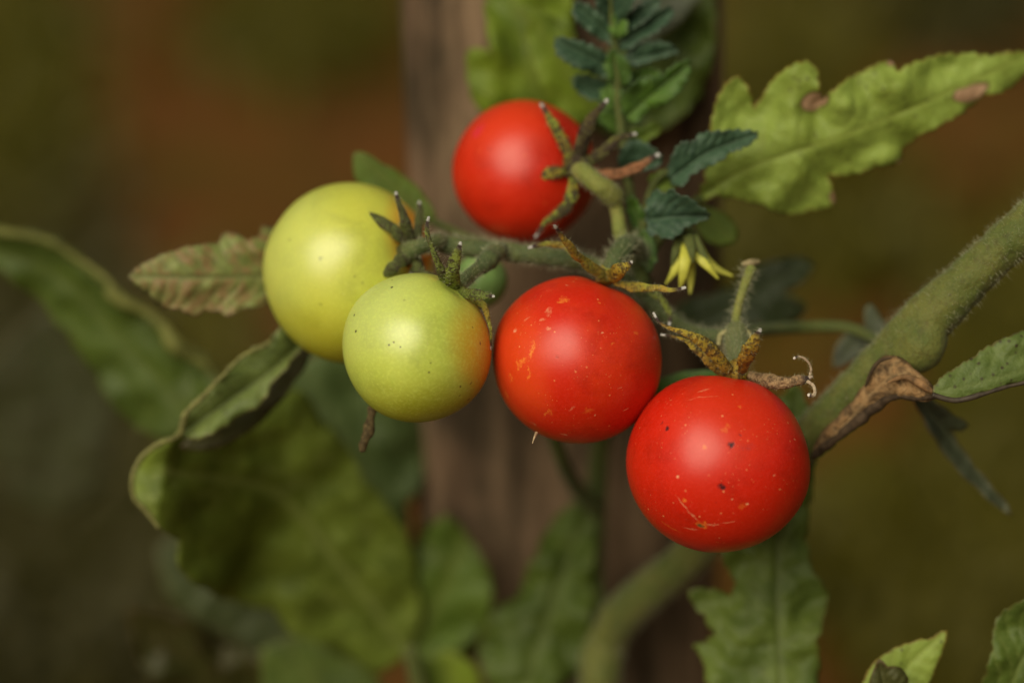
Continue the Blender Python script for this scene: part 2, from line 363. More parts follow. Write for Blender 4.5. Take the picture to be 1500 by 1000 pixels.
# ================================================================== THE POST
g = NT('weathered_wood')
v = g.vmath('MULTIPLY', g.obj(), (1, 1, 0.16))
a1 = g.noise(70, 4, 0.6, v); a2 = g.noise(180, 4, 0.6, v); a3 = g.noise(25, 3, 0.5)
col = g.mix(g.ramp(a1, 0.38, 0.62), (0.050, 0.036, 0.021), (0.21, 0.142, 0.086))
col = g.mix(g.ramp(a2, 0.45, 0.72, 0, 0.6), col, (0.040, 0.026, 0.014))
col = g.mix(g.ramp(a3, 0.42, 0.66, 0, 0.45), col, (0.24, 0.145, 0.090))
WOOD = g.done(g.principled(col, 0.85, 0.15, g.bump(a1, 0.9, 0.004)))
def post():
    c = C(822, 500, 0); ray = c-CAMP
    p0 = C(824, 500, 13.2)                                         # axis point in view
    rt = empty('wooden_post', (p0.x, p0.y, 0), 'thick weathered brown wooden post standing behind the tomatoes', 'post')
    V = []; F = []; seg = 72; rings = 150; top = 0.95; rx, ry = 0.0430, 0.030
    for i in range(rings+1):
        z = -0.03+(top+0.03)*i/rings; lean = (z-HF)*-0.02
        for j in range(seg):
            a = 2*math.pi*j/seg
            q = Vector((math.cos(a)*3, math.sin(a)*3, z*3)); k = 1+0.05*noise.noise(Vector((math.cos(a)*5, math.sin(a)*5, z*2)))+0.045*noise.noise(Vector((math.cos(a)*14, math.sin(a)*14, z*5+5)))
            sq = 1/(abs(math.cos(a))**3+abs(math.sin(a))**3)**(1/3)
            V.append((p0.x+lean+math.cos(a)*rx*k*sq, p0.y+math.sin(a)*ry*k*sq, z))
    for i in range(rings):
        for j in range(seg):
            a_, b_ = i*seg+j, i*seg+(j+1) % seg; F.append((a_, b_, b_+seg, a_+seg))
    F.append(tuple(range(rings*seg, (rings+1)*seg)))
    mesh('shaft', V, F, WOOD, rt)
    zb = 0.70; V = []; F = []
    # twine tied round the shaft above the picture
    t = []
    for j in range(73):
        a = 2*math.pi*j/72; sq = 1/(abs(math.cos(a))**3+abs(math.sin(a))**3)**(1/3)
        t.append((p0.x+(zb-HF)*-0.02+math.cos(a)*(rx+0.003)*sq, p0.y+math.sin(a)*(ry+0.003)*sq, zb+0.004*math.sin(a)))
    for j, q in enumerate(t[:-1]):
        q = Vector(q); u = Vector((q.x-p0.x, q.y-p0.y, 0)).normalized()
        for k in range(6):
            b = k*math.pi/3; V.append(tuple(q+u*0.0018*math.cos(b)+Vector((0, 0, 0.0018*math.sin(b)))))
    for j in range(72):
        for k in range(6):
            F.append((j*6+k, j*6+(k+1) % 6, ((j+1) % 72)*6+(k+1) % 6, ((j+1) % 72)*6+k))
    mesh('twine', V, F, plain_mat('twine', (0.30, 0.22, 0.12)), rt)
post()

# ================================================================== MATERIALS OF THE PLANT
STEM = stem_mat('vine_skin', (0.080, 0.102, 0.017), (0.120, 0.128, 0.024), brown=0.35)
STEMD = stem_mat('truss_skin', (0.060, 0.085, 0.026), (0.105, 0.125, 0.035), speck=(0.25, 0.24, 0.08), brown=0.3)
STEML = stem_mat('light_stalk', (0.16, 0.19, 0.035), (0.22, 0.22, 0.05), speckn=0.3, brown=0.15)
STEMB = stem_mat('back_stem', (0.062, 0.082, 0.014), (0.088, 0.104, 0.020), speckn=0.2)
HAIR = plain_mat('plant_hair', (0.50, 0.50, 0.32), 0.5, 0.3, var=0.2, bump=0)
L_OLIVE = leaf_mat('leaf_olive', (0.115, 0.185, 0.022), (0.09, 0.145, 0.018), (0.15, 0.17, 0.03), trans=0.3, spots=0.3)
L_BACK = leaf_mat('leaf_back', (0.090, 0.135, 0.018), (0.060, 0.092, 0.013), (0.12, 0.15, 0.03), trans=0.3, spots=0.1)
L_LIGHT = leaf_mat('leaf_light', (0.34, 0.45, 0.085), (0.25, 0.33, 0.050), (0.27, 0.31, 0.06), trans=0.35, spots=0.7, edge=(0.20, 0.12, 0.02), edgew=0.9, spotc=(0.06, 0.05, 0.015))
L_BIG = leaf_mat('leaf_big', (0.20, 0.265, 0.035), (0.125, 0.17, 0.020), (0.32, 0.38, 0.10), trans=0.3, spots=0.2, vs=0.7)
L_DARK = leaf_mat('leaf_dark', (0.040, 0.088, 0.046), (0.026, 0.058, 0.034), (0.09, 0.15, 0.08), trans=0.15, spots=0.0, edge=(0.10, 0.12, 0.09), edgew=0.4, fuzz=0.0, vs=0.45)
L_YOUNG = leaf_mat('leaf_young', (0.10, 0.21, 0.024), (0.060, 0.13, 0.028), (0.14, 0.2, 0.05), trans=0.3, spots=0.0, edge=(0.06, 0.09, 0.06), edgew=0.5, fuzz=0.0)
L_YEL = leaf_mat('leaf_yellowgreen', (0.20, 0.28, 0.020), (0.12, 0.185, 0.018), (0.16, 0.19, 0.03), trans=0.35, spots=0.1)
L_SICK = leaf_mat('leaf_sick', (0.30, 0.34, 0.11), (0.22, 0.27, 0.075), (0.11, 0.10, 0.04), trans=0.25, spots=0.5, brown=0.9, brownc=(0.25, 0.17, 0.07), edge=(0.10, 0.06, 0.025), edgew=0.9, spotc=(0.09, 0.05, 0.03), vs=0.8)
L_BROWN = leaf_mat('leaf_withered_and_shadow', (0.034, 0.036, 0.006), (0.042, 0.034, 0.008), (0.06, 0.06, 0.01), trans=0.2, spots=0.6, edge=(0.055, 0.028, 0.012), edgew=0.7)
L_GREY = leaf_mat('leaf_shrivelled', (0.050, 0.062, 0.030), (0.034, 0.040, 0.024), (0.08, 0.09, 0.05), trans=0.1, spots=0.5)
RIM = plain_mat('dry_rim', (0.19, 0.185, 0.06), 0.7, 0.2, 500, 0.55)
DRY = plain_mat('dried_tissue', (0.30, 0.165, 0.070), 0.75, 0.25, 300, 0.75, 0.9)
DRYD = plain_mat('dead_tissue', (0.070, 0.045, 0.025), 0.8, 0.2, 500, 0.6, 0.9)
TAN = plain_mat('tan_patch', (0.42, 0.25, 0.14), 0.7, 0.2, 500, 0.4, 0.6)

# ================================================================== TOMATOES
def skin_mat(name, base, alt, flushes=(), specks=0.6, speckc=(0.85, 0.45, 0.10), marks=(), cen=None, rough=0.37, dark=0.0, darkc=(0.03, 0.02, 0.01),
             speckscale=380, bloom=0.0, nscale=45, spec=0.42, mottle=0.25):
    """flushes: (dir in camera axes, inner cos, outer cos, colour, strength); marks: (dir, tangent, len, width, colour, strength, ragged)"""
    g = NT(name); P = g.obj(); Nn = g.vmath('NORMALIZE', P)
    n1 = g.noise(nscale, 3); n2 = g.noise(260, 4, 0.6); nv = g.noise(420, 4, 0.65, out=1)
    col = g.mix(g.ramp(n1, 0.34, 0.66), base, alt)
    col = g.mix(g.ramp(g.noise(95, 4, 0.6, dist=0.4), 0.45, 0.72, 0, 0.55), col, tuple(x*0.62 for x in base))
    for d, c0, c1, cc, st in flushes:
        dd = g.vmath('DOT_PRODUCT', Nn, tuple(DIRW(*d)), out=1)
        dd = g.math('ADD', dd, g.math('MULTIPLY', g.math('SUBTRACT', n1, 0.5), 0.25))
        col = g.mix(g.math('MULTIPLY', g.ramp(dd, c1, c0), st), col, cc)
    col = g.mix(g.ramp(g.noise(1400, 3, 0.7), 0.42, 0.75, 0, mottle), col, tuple(min(1, x*1.25+0.03) for x in base))
    v = g.n('ShaderNodeTexVoronoi'); v.inputs['Scale'].default_value = speckscale; g.set(v.inputs['Vector'], P)
    big = g.math('MULTIPLY', g.ramp(v.outputs['Distance'], 0.135, 0.05), g.ramp(g.n('ShaderNodeSeparateColor').outputs[0], 0, 1) if 0 else 1.0)
    sc = g.n('ShaderNodeSeparateColor'); g.set(sc.inputs[0], v.outputs['Color'])
    big = g.math('MULTIPLY', big, g.ramp(sc.outputs[0], 0.45, 0.8))
    fine = g.ramp(g.vor(speckscale*2.6), 0.15, 0.07)
    sp = g.math('MAXIMUM', big, g.math('MULTIPLY', fine, g.ramp(g.noise(150, 2), 0.46, 0.62, 0, 0.75)))
    col = g.mix(g.math('MULTIPLY', sp, specks), col, speckc)
    if dark:
        v2 = g.n('ShaderNodeTexVoronoi'); v2.inputs['Scale'].default_value = 260; g.set(v2.inputs['Vector'], g.vmath('ADD', P, (3.1, 1.7, 0.3)))
        s2 = g.n('ShaderNodeSeparateColor'); g.set(s2.inputs[0], v2.outputs['Color'])
        f = g.math('MULTIPLY', g.ramp(v2.outputs['Distance'], 0.105, 0.065), g.ramp(s2.outputs[1], 0.70, 0.8))
        col = g.mix(g.math('MULTIPLY', f, dark), col, darkc)
    off = g.vmath('SCALE', g.vmath('SUBTRACT', nv, (0.5, 0.5, 0.5)), 0.0030)
    brk = g.ramp(g.noise(1100, 4, 0.7), 0.36, 0.60, 0.25, 1.0)
    hsum = None
    for (p, tx, ln, wd, cc, st, rg) in marks:
        tx = Vector(tx).normalized(); p = Vector(p); nn = p.normalized(); tx = (tx-nn*tx.dot(nn)).normalized(); by = nn.cross(tx)
        o2 = g.vmath('SCALE', off, rg); rel = g.vmath('ADD', g.vmath('SUBTRACT', P, tuple(p)), o2)
        a = g.math('DIVIDE', g.vmath('DOT_PRODUCT', rel, tuple(tx), out=1), ln); b = g.math('DIVIDE', g.vmath('DOT_PRODUCT', rel, tuple(by), out=1), wd)
        c = g.math('DIVIDE', g.vmath('DOT_PRODUCT', rel, tuple(nn), out=1), max(ln, wd)*2)
        r = g.math('ADD', g.math('ADD', g.math('MULTIPLY', a, a), g.math('MULTIPLY', b, b)), g.math('MULTIPLY', c, c))
        f = g.ramp(r, 1.15, 0.0); f = g.math('MULTIPLY', f, st) if cc[0] < 0.2 else g.math('MULTIPLY', g.math('MULTIPLY', f, st), brk)
        col = g.mix(f, col, cc); hsum = f if hsum is None else g.math('MAXIMUM', hsum, f)
    h = g.math('ADD', g.math('MULTIPLY', n2, 0.25), g.math('MULTIPLY', g.noise(2600, 2), 0.10))
    h = g.math('ADD', h, g.math('MULTIPLY', sp, 0.25))
    if hsum is not None: h = g.math('SUBTRACT', h, g.math('MULTIPLY', hsum, 0.35))
    rr = g.math('ADD', rough, g.math('MULTIPLY', g.math('SUBTRACT', n2, 0.5), 0.12))
    return g.done(g.principled(col, rr, spec, g.bump(h, 0.35, 0.0003), Subsurface_Weight=0.15, Subsurface_Scale=0.002, Subsurface_Radius=(1.0, 0.45, 0.12),
                               Coat_Weight=0.0))

def tomato_geo(cx, cy, s, rx, ry, axis, dimple=0.07, squash=0.97, lobes=0.008, res=(160, 96), nose=0.0, seed=0):
    cen = C(cx, cy, s); k = PX*(DIST+s*0.01)/DIST
    ax_ = Vector(DIRW(*axis)); q = Vector((0, 0, 1)).rotation_difference(ax_)
    E = np.array([DIRW(1, 0, 0), DIRW(0, 1, 0), DIRW(0, 0, 1)])
    nu, nv = res; th = np.linspace(0, np.pi, nv+1)[1:-1]; ph = np.linspace(0, 2*np.pi, nu, endpoint=False)
    T, Ph = np.meshgrid(th, ph, indexing='ij'); T = np.r_[0, T.ravel(), np.pi]; Ph = np.r_[0, Ph.ravel(), 0]
    r = 1-dimple*np.exp(-(T/0.24)**2)-0.03*np.exp(-((np.pi-T)/0.12)**2)*(1 if nose else 0)+lobes*np.cos(5*Ph+seed)*np.sin(T)*np.exp(-(T/1.3)**2)*2
    r = r+lobes*0.9*np.cos(3*Ph+seed*2.1)*np.sin(T)**2
    wob = pnoise(np.c_[np.sin(T)*np.cos(Ph), np.sin(T)*np.sin(Ph), np.cos(T)], 1.3, 0.022, seed+3); r = r+wob
    D = np.c_[np.sin(T)*np.cos(Ph), np.sin(T)*np.sin(Ph), np.cos(T)*squash]*r[:, None]
    D = D @ np.array(q.to_matrix()).T
    cc = D @ E.T; cc = cc*np.array([rx, ry, 0.5*(rx+ry)])*k; W = cc @ E + np.array(cen)
    F = [(0, 1+j, 1+(j+1) % nu) for j in range(nu)]
    for i in range(nv-2):
        for j in range(nu):
            a, b = 1+i*nu+j, 1+i*nu+(j+1) % nu; F.append((a, a+nu, b+nu, b))
    e = len(W)-1; F += [(e, 1+(nv-2)*nu+(j+1) % nu, 1+(nv-2)*nu+j) for j in range(nu)]
    return W, F, cen, k
def markpos(cx, cy, rx, ry, k, x, y):
    a, b = (x-cx)/rx, -(y-cy)/ry; z = math.sqrt(max(0.02, 1-a*a-b*b))
    return ROT @ (Vector((a*rx, b*ry, z*0.5*(rx+ry)))*k)
def tomato(cx, cy, s, rx, ry, axis, mat_kw, label, marks=(), **kw):
    W, F, cen, k = tomato_geo(cx, cy, s, rx, ry, axis, **kw)
    rt = empty('tomato', cen, label, 'tomato', 'tomatoes on the vine')
    mk = []
    for (x, y, ln, wd, ang, cc, st, rg) in marks:
        a = math.radians(ang); mk.append((markpos(cx, cy, rx, ry, k, x, y), ROT @ Vector((math.cos(a), math.sin(a), 0)), ln*k, wd*k, cc, st, rg))
    m = skin_mat('tomato_skin_%d' % len(bpy.data.materials), marks=mk, **mat_kw)
    mesh('fruit', W, F, m, rt)
    return rt
SEPK = {}
def sep(parent, pts, rad, mat, flat=0.17, **kw):
    rad = [x*0.74 if x > 4 else x*0.60 for x in rad]
    kw.setdefault('vee', 0.32)
    if 'keep' not in kw: kw['keep'] = 'sp%d' % len(HAIRSRC)
    SEPK.setdefault(parent, []).append(kw['keep'])
    P = cr(pts, 9); P[1:-1, :2] += rng.normal(0, 0.5, (7, 2)); rr = np.interp(np.linspace(0, 1, 9), np.linspace(0, 1, len(rad)), rad); rr[1:-2] *= rng.uniform(0.84, 1.16, 6)
    return sweep('sepal', P, rr, mat, parent, flat=flat, seg=14, rough=kw.pop('rough', 0.15), **kw)
def sepal_hairs(calyx_, count=110, length=0.0009):
    ks = SEPK[calyx_]; HAIRSRC['tmp'] = tuple(np.vstack([HAIRSRC[k][i] for k in ks]) for i in range(3))+(calyx_,)
    hairs('tmp', count*len(ks), length, HAIR, calyx_, radius=0.000024)

RED, RED2 = (0.55, 0.016, 0.003), (0.60, 0.014, 0.004)
YEL = (0.85, 0.30, 0.04); PALE = (0.80, 0.42, 0.22); BLK = (0.035, 0.008, 0.012)
S_OLIVE = sepal_mat('sepal_olive', (0.19, 0.23, 0.030), (0.125, 0.165, 0.028), 0.8)
S_DARK = sepal_mat('sepal_dark', (0.095, 0.120, 0.022), (0.070, 0.085, 0.018), 0.75)
S_YEL = sepal_mat('sepal_yellow', (0.40, 0.32, 0.030), (0.32, 0.20, 0.020), 0.75)
S_YGR = sepal_mat('sepal_yellowgreen', (0.30, 0.31, 0.035), (0.38, 0.26, 0.030), 0.5)
S_BLOT = sepal_mat('sepal_blotched', (0.27, 0.32, 0.035), (0.36, 0.28, 0.030), 1.0, coarse=250)
S_BLOD = sepal_mat('sepal_dark_blotched', (0.14, 0.15, 0.025), (0.10, 0.08, 0.02), 1.0, coarse=250)
S_DEAD = sepal_mat('sepal_dead', (0.2, 0.13, 0.07), (0.3, 0.2, 0.12), 0.8, dead=0.8, deadc=(0.42, 0.27, 0.13), tip=(0.5, 0.4, 0.32))
S_ORANGE = sepal_mat('sepal_orange', (0.33, 0.17, 0.07), (0.26, 0.10, 0.03), 0.4, dead=0.4, deadc=(0.45, 0.2, 0.1))
S_THREAD = sepal_mat('sepal_thread', (0.62, 0.5, 0.36), (0.45, 0.33, 0.22), 0.3, tip=(0.75, 0.68, 0.6))

# --- yellow tomato, far left
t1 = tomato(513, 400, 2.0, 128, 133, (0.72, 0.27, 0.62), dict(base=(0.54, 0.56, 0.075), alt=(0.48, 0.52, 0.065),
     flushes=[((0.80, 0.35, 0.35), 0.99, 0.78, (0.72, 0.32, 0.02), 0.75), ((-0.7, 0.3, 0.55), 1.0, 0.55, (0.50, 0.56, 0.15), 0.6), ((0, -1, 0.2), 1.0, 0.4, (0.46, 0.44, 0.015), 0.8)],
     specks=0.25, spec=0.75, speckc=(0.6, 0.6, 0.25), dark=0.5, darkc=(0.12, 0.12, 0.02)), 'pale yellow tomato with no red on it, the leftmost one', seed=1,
     marks=[(478, 382, 5, 3, 30, (0.2, 0.22, 0.04), 0.6, 1), (477, 449, 4, 3, 0, (0.2, 0.2, 0.03), 0.5, 1)])
# --- small hidden unripe tomato
t6 = tomato(703, 412, 3.2, 40, 42, (-0.2, 0.9, 0.1), dict(base=(0.27, 0.46, 0.13), alt=(0.24, 0.42, 0.12), specks=0.1), 'tiny pale green tomato behind the truss stalk, mostly hidden', res=(64, 40))
# --- green tomato in front
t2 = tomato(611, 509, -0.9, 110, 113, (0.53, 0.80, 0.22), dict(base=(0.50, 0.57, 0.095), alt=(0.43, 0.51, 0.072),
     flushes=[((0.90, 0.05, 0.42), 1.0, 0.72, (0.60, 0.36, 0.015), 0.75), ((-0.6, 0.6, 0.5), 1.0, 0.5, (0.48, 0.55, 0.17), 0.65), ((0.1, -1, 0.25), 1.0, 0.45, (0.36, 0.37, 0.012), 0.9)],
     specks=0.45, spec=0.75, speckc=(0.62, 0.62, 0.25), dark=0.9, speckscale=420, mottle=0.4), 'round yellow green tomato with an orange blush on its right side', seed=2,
     marks=[(581, 502, 2.2, 1.8, 0, BLK, 0.95, 0.3), (591, 508, 2, 1.5, 0, BLK, 0.9, 0.3), (705, 502, 1.8, 4, 10, BLK, 0.8, 0.3), (632, 543, 2, 1.8, 0, BLK, 0.9, 0.3),
            (634, 531, 1.6, 1.6, 0, BLK, 0.8, 0.3), (676, 565, 2, 3, 0, BLK, 0.7, 0.5), (691, 561, 3, 2, 30, BLK, 0.6, 0.5), (583, 468, 1.8, 1.2, 0, BLK, 0.6, 0.3), (675, 578, 3, 1.6, 0, BLK, 0.6, 0.3)])
# --- middle red tomato
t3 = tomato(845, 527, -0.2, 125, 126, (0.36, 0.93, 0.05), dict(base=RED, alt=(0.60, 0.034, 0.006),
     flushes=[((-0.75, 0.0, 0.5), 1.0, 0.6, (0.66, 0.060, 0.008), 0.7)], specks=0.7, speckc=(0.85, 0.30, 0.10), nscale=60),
     'red tomato with yellow streaks and pale flecks on its left side, middle of the truss', seed=3,
     marks=[(778, 513, 14, 5, 80, YEL, 0.65, 1.6), (765, 530, 12, 6, 50, YEL, 0.5, 2.2), (773, 545, 14, 3, 80, YEL, 0.5, 1.6), (823, 437, 9, 6, 20, YEL, 0.55, 2.0), (829, 414, 4, 3, 0, PALE, 0.7, 1),
            (801, 456, 7, 5, 40, PALE, 0.35, 1.5), (755, 485, 5, 5, 40, PALE, 0.6, 1), (770, 466, 6, 4, 40, PALE, 0.3, 1.5), (803, 482, 4, 3, 0, PALE, 0.5, 1), (794, 468, 5, 3, 10, PALE, 0.4, 1),
            (800, 605, 10, 6, 40, YEL, 0.35, 3), (838, 597, 9, 4, 60, PALE, 0.25, 2), (858, 600, 8, 6, 30, YEL, 0.25, 2), (826, 636, 7, 2, -30, PALE, 0.7, 0.6), (780, 620, 8, 3, -20, PALE, 0.3, 1),
            (903, 565, 6, 2, 0, PALE, 0.3, 1), (915, 598, 5, 1.5, 20, PALE, 0.6, 0.6), (869, 607, 3, 2, 70, PALE, 0.7, 0.6), (876, 443, 4, 3, 0, YEL, 0.5, 1), (879, 488, 2.5, 2, 0, PALE, 0.7, 0.6),
            (893, 501, 3, 3, 0, YEL, 0.5, 1), (928, 488, 5, 4, 0, YEL, 0.3, 1), (740, 576, 8, 5, 60, YEL, 0.35, 2), (748, 552, 7, 4, 100, YEL, 0.35, 2), (815, 521, 3, 1.5, 30, (0.15, 0.02, 0.02), 0.3, 1)])
# --- lower right red tomato
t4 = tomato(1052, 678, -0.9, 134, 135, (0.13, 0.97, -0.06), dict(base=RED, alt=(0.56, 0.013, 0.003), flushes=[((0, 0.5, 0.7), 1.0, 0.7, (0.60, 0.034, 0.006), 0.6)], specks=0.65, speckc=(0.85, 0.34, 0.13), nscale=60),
     'large red tomato with a star shaped pale scar near its bottom, lowest on the truss', seed=4,
     marks=[(1060, 645, 9, 6.5, 60, BLK, 1.0, 1.3), (1073, 631, 4, 2.5, 0, (0.10, 0.015, 0.02), 0.6, 1), (970, 625, 5.5, 5, 45, BLK, 1.0, 1.2), (964, 616, 3, 2, 60, BLK, 0.5, 1), (1046, 706, 5, 3.5, 0, BLK, 1.0, 0.8), (1040, 728, 2, 2, 0, BLK, 0.5, 0.5),
            (1085, 648, 14, 9, 0, (0.30, 0.03, 0.03), 0.45, 1.5), (1056, 622, 10, 7, 80, YEL, 0.22, 2), (1021, 649, 4, 4, 0, YEL, 0.45, 0.6), (995, 726, 4, 4, 0, YEL, 0.6, 0.8), (986, 692, 2.5, 2.5, 0, PALE, 0.8, 0.3),
            (1018, 762, 10, 9, 0, YEL, 0.5, 2.0), (1017, 764, 6, 5, 0, (0.12, 0.09, 0.03), 1.0, 0.8), (1006, 748, 13, 1.8, -48, PALE, 0.5, 0.5), (996, 735, 22, 1.3, -52, PALE, 0.45, 0.5), (1036, 763, 11, 2.0, 6, PALE, 0.5, 0.5),
            (1058, 759, 13, 1.3, 14, PALE, 0.35, 0.5), (1005, 770, 14, 2.0, 12, PALE, 0.35, 0.5), (978, 769, 20, 3, -8, YEL, 0.25, 1), (1025, 570, 9, 2.5, 8, PALE, 0.45, 0.8), (1022, 579, 26, 1.2, 0, PALE, 0.3, 0.4),
            (1062, 724, 2.5, 2, 0, PALE, 0.9, 0.3), (1085, 731, 3, 2, 0, PALE, 0.85, 0.3), (1080, 734, 9, 4, 10, YEL, 0.22, 1), (1122, 690, 2.5, 2, 0, PALE, 0.8, 0.3), (1155, 641, 3, 2, 0, PALE, 0.8, 0.3), (1076, 591, 5, 4, 0, YEL, 0.4, 1)])
# --- upper red tomato
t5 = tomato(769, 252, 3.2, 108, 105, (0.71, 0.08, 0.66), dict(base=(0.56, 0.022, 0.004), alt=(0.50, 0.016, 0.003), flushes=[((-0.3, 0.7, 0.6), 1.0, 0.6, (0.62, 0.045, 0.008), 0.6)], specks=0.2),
     'red tomato highest on the truss, a star of dry sepals on its right', seed=5, marks=[(702, 196, 14, 9, 60, (0.62, 0.01, 0.10), 0.5, 1), (716, 224, 3, 2, 0, BLK, 0.5, 1)])  # pinkish mark at upper left paints the sky's reflection into the skin

# --- calyxes and stalks
def calyx(parent, pts, rad, mat):
    return sweep('calyx', pts, [r*0.72 for r in rad], mat, parent, seg=18, rough=0.35, tscale=0.6, tipround=False)
# tomato 4 (lowest)
STALK4 = stem_mat('stalk_grey', (0.10, 0.12, 0.045), (0.13, 0.14, 0.05), speckn=0.3)
c4 = calyx(t4, [(1077, 552, -0.9), (1080, 540, -0.7), (1080, 533, -0.6)], [20, 22, 15], S_YEL)
sep(c4, [(1068, 545, -1.1), (1045, 515, -1.6), (1015, 492, -1.9), (985, 482, -1.9), (965, 472, -1.7), (957, 458, -1.6)], [13, 13, 11, 6, 3.5, 3], S_YEL)
sep(c4, [(1062, 548, -0.7), (1040, 530, -1.0), (1012, 503, -1.0), (990, 494, -0.9), (968, 490, -0.7)], [11, 10, 8, 4, 2.5], S_YEL, label='thin browned sepal')
sep(c4, [(1087, 546, -1.2), (1093, 525, -1.9), (1103, 503, -2.3), (1114, 482, -2.5)], [10, 16, 13, 4.0], S_YEL, vee=0.2)
sep(c4, [(1095, 548, -0.8), (1120, 556, -1.2), (1150, 560, -1.5), (1175, 557, -1.6), (1190, 551, -1.6)], [8, 12, 13, 12, 3], S_DEAD, flat=0.5, rough=0.45, label='dried brown curled sepal')
sep(c4, [(1180, 556, -1.6), (1192, 566, -1.7), (1192, 578, -1.8), (1184, 578, -1.8)], [4, 4, 4, 4], S_THREAD, label='dry curled sepal tip')
sep(c4, [(1186, 553, -1.6), (1188, 538, -1.7), (1180, 526, -1.8), (1170, 522, -1.8), (1163, 525, -1.8)], [3, 2.8, 2.6, 2.6, 3.2], S_THREAD, label='dry thread like sepal tip')
st4 = sweep('stalk', [(1080, 540, -0.5), (1080, 515, -0.2), (1079, 497, 0.0), (1078, 488, 0.2)], [15, 18, 19, 21], STALK4, t4, rough=0.08, keep='st4')
sweep('knuckle', [(1052, 505, -0.2), (1057, 490, 0.0), (1075, 483, 0.0), (1095, 486, 0.0), (1102, 500, -0.1)], [3.2, 3.8, 3.6, 3.4, 2.5], plain_mat('pale_ring', (0.42, 0.38, 0.17)), st4, rough=0.2)
hairs('st4', 500, 0.0022, HAIR, st4)
# tomato 3 (middle)
c3 = calyx(t3, [(890, 410, -0.1), (890, 398, 0.0), (893, 390, 0.0)], [22, 22, 15], S_YGR)
sep(c3, [(885, 405, -0.4), (858, 385, -1.0), (838, 365, -1.6), (822, 345, -2.0), (812, 330, -2.3)], [13, 12, 9, 5.5, 3.2], S_YGR, keep='s3a')
sep(c3, [(870, 398, 0.2), (848, 378, 0.2), (826, 361, 0.0), (800, 357, -0.2), (774, 363, -0.3)], [7, 7, 7, 6, 3], S_YGR)
sep(c3, [(892, 408, -0.5), (905, 398, -1.2), (918, 390, -1.5), (926, 383, -1.6)], [16, 16, 9, 3.2], S_YEL, vee=0.2)
sep(c3, [(900, 414, -0.4), (925, 420, -0.7), (960, 421, -1.0), (985, 424, -1.2), (1004, 421, -1.3)], [7, 9, 8, 5.5, 3.4], S_YGR, keep='s3b')
sep(c3, [(930, 420, 0.2), (958, 430, 0.3), (976, 447, 0.2), (982, 466, 0.0), (980, 476, -0.1)], [6, 7, 7, 6, 3], S_OLIVE)
st3 = sweep('stalk', [(888, 405, 0.0), (897, 388, 0.0), (908, 370, 0.2), (920, 358, 0.6), (935, 362, 1.2), (940, 385, 1.6)], [11, 14, 17, 15, 11, 10], STEMD, t3, rough=0.12, keep='st3')
hairs('st3', 600, 0.0022, HAIR, st3); pass
THORN = plain_mat('thorn', (0.55, 0.42, 0.25))
sweep('style_tip', [(786, 634, -1.3), (783, 640, -1.5), (780, 649, -1.6)], [2.6, 1.6, 0.5], THORN, t3)
# tomato 2 (green)
c2 = calyx(t2, [(664, 428, -0.7), (672, 419, -0.7), (676, 414, -0.7)], [24, 24, 14], S_OLIVE)
sep(c2, [(662, 424, -1.0), (646, 396, -1.5), (632, 362, -1.8), (625, 335, -1.9), (628, 318, -2.0)], [10, 10, 5.5, 5, 3.5], S_OLIVE)
sep(c2, [(664, 424, -1.1), (662, 405, -1.6), (667, 380, -1.9), (675, 355, -2.1)], [12, 14, 11, 3.2], S_OLIVE, vee=0.2)
sep(c2, [(672, 426, -1.1), (688, 430, -1.7), (706, 432, -2.0), (724, 434, -2.1)], [11, 12, 8, 3], S_OLIVE)
sep(c2, [(690, 435, -0.9), (708, 448, -1.2), (716, 470, -1.3), (719, 493, -1.2), (718, 512, -1.2)], [9, 6, 4.5, 3.5, 2.4], S_YGR)
sep(c2, [(655, 425, -0.3), (628, 404, 0.1), (600, 400, 0.4)], [10, 9, 4], S_DARK)
st2 = sweep('stalk', [(668, 425, -0.7), (684, 408, -0.5), (704, 390, -0.2), (722, 374, 0.2), (735, 366, 0.6)], [10, 10.5, 11, 14, 11], STEMD, t2, rough=0.12, keep='st2')
sweep('knuckle', [(705, 392, -0.25), (716, 381, 0.0), (724, 374, 0.2)], [11, 16, 13], STEMD, st2, rough=0.15)
hairs('st2', 700, 0.0013, HAIR, st2)
DF = plain_mat('dried_bloom', (0.12, 0.085, 0.035), 0.8, 0.2, 900, 0.7, 1)
dd = sweep('dried_flower', [(545, 596, 0.0), (542, 612, -0.1), (538, 632, -0.2), (533, 648, -0.2), (530, 660, -0.2)], [6, 7, 8, 6, 4], DF, t2, rough=0.6, flat=0.8)
# tomato 1 (yellow)
c1 = calyx(t1, [(594, 372, 0.7), (604, 365, 0.4), (612, 360, 0.3)], [24, 24, 18], S_DARK)
sep(c1, [(600, 362, 0.5), (578, 338, 0.2), (555, 322, 0.3), (531, 308, 0.6)], [9, 13, 9, 2.5], S_DARK)
sep(c1, [(603, 360, 0.4), (595, 330, -0.1), (585, 300, -0.2), (580, 281, -0.1)], [9, 12, 7, 3], S_DARK)
sep(c1, [(610, 358, 0.5), (613, 330, 0.7), (615, 308, 0.9), (614, 295, 1.0)], [10, 11, 8, 3], S_DARK)
sep(c1, [(598, 370, 0.2), (580, 388, -0.1), (563, 402, 0.1), (551, 412, 0.3)], [12, 13, 10, 3], S_DARK)
sep(c1, [(608, 372, 0.3), (612, 392, 0.3), (606, 412, 0.4), (600, 430, 0.4)], [12, 14, 12, 4], S_DARK)
st1 = sweep('stalk', [(598, 368, 0.3), (612, 362, 0.1), (628, 358, 0.2), (645, 352, 0.6)], [14, 12, 12, 12], STEMD, t1, rough=0.12, keep='st1')
hairs('st1', 300, 0.0012, HAIR, st1)
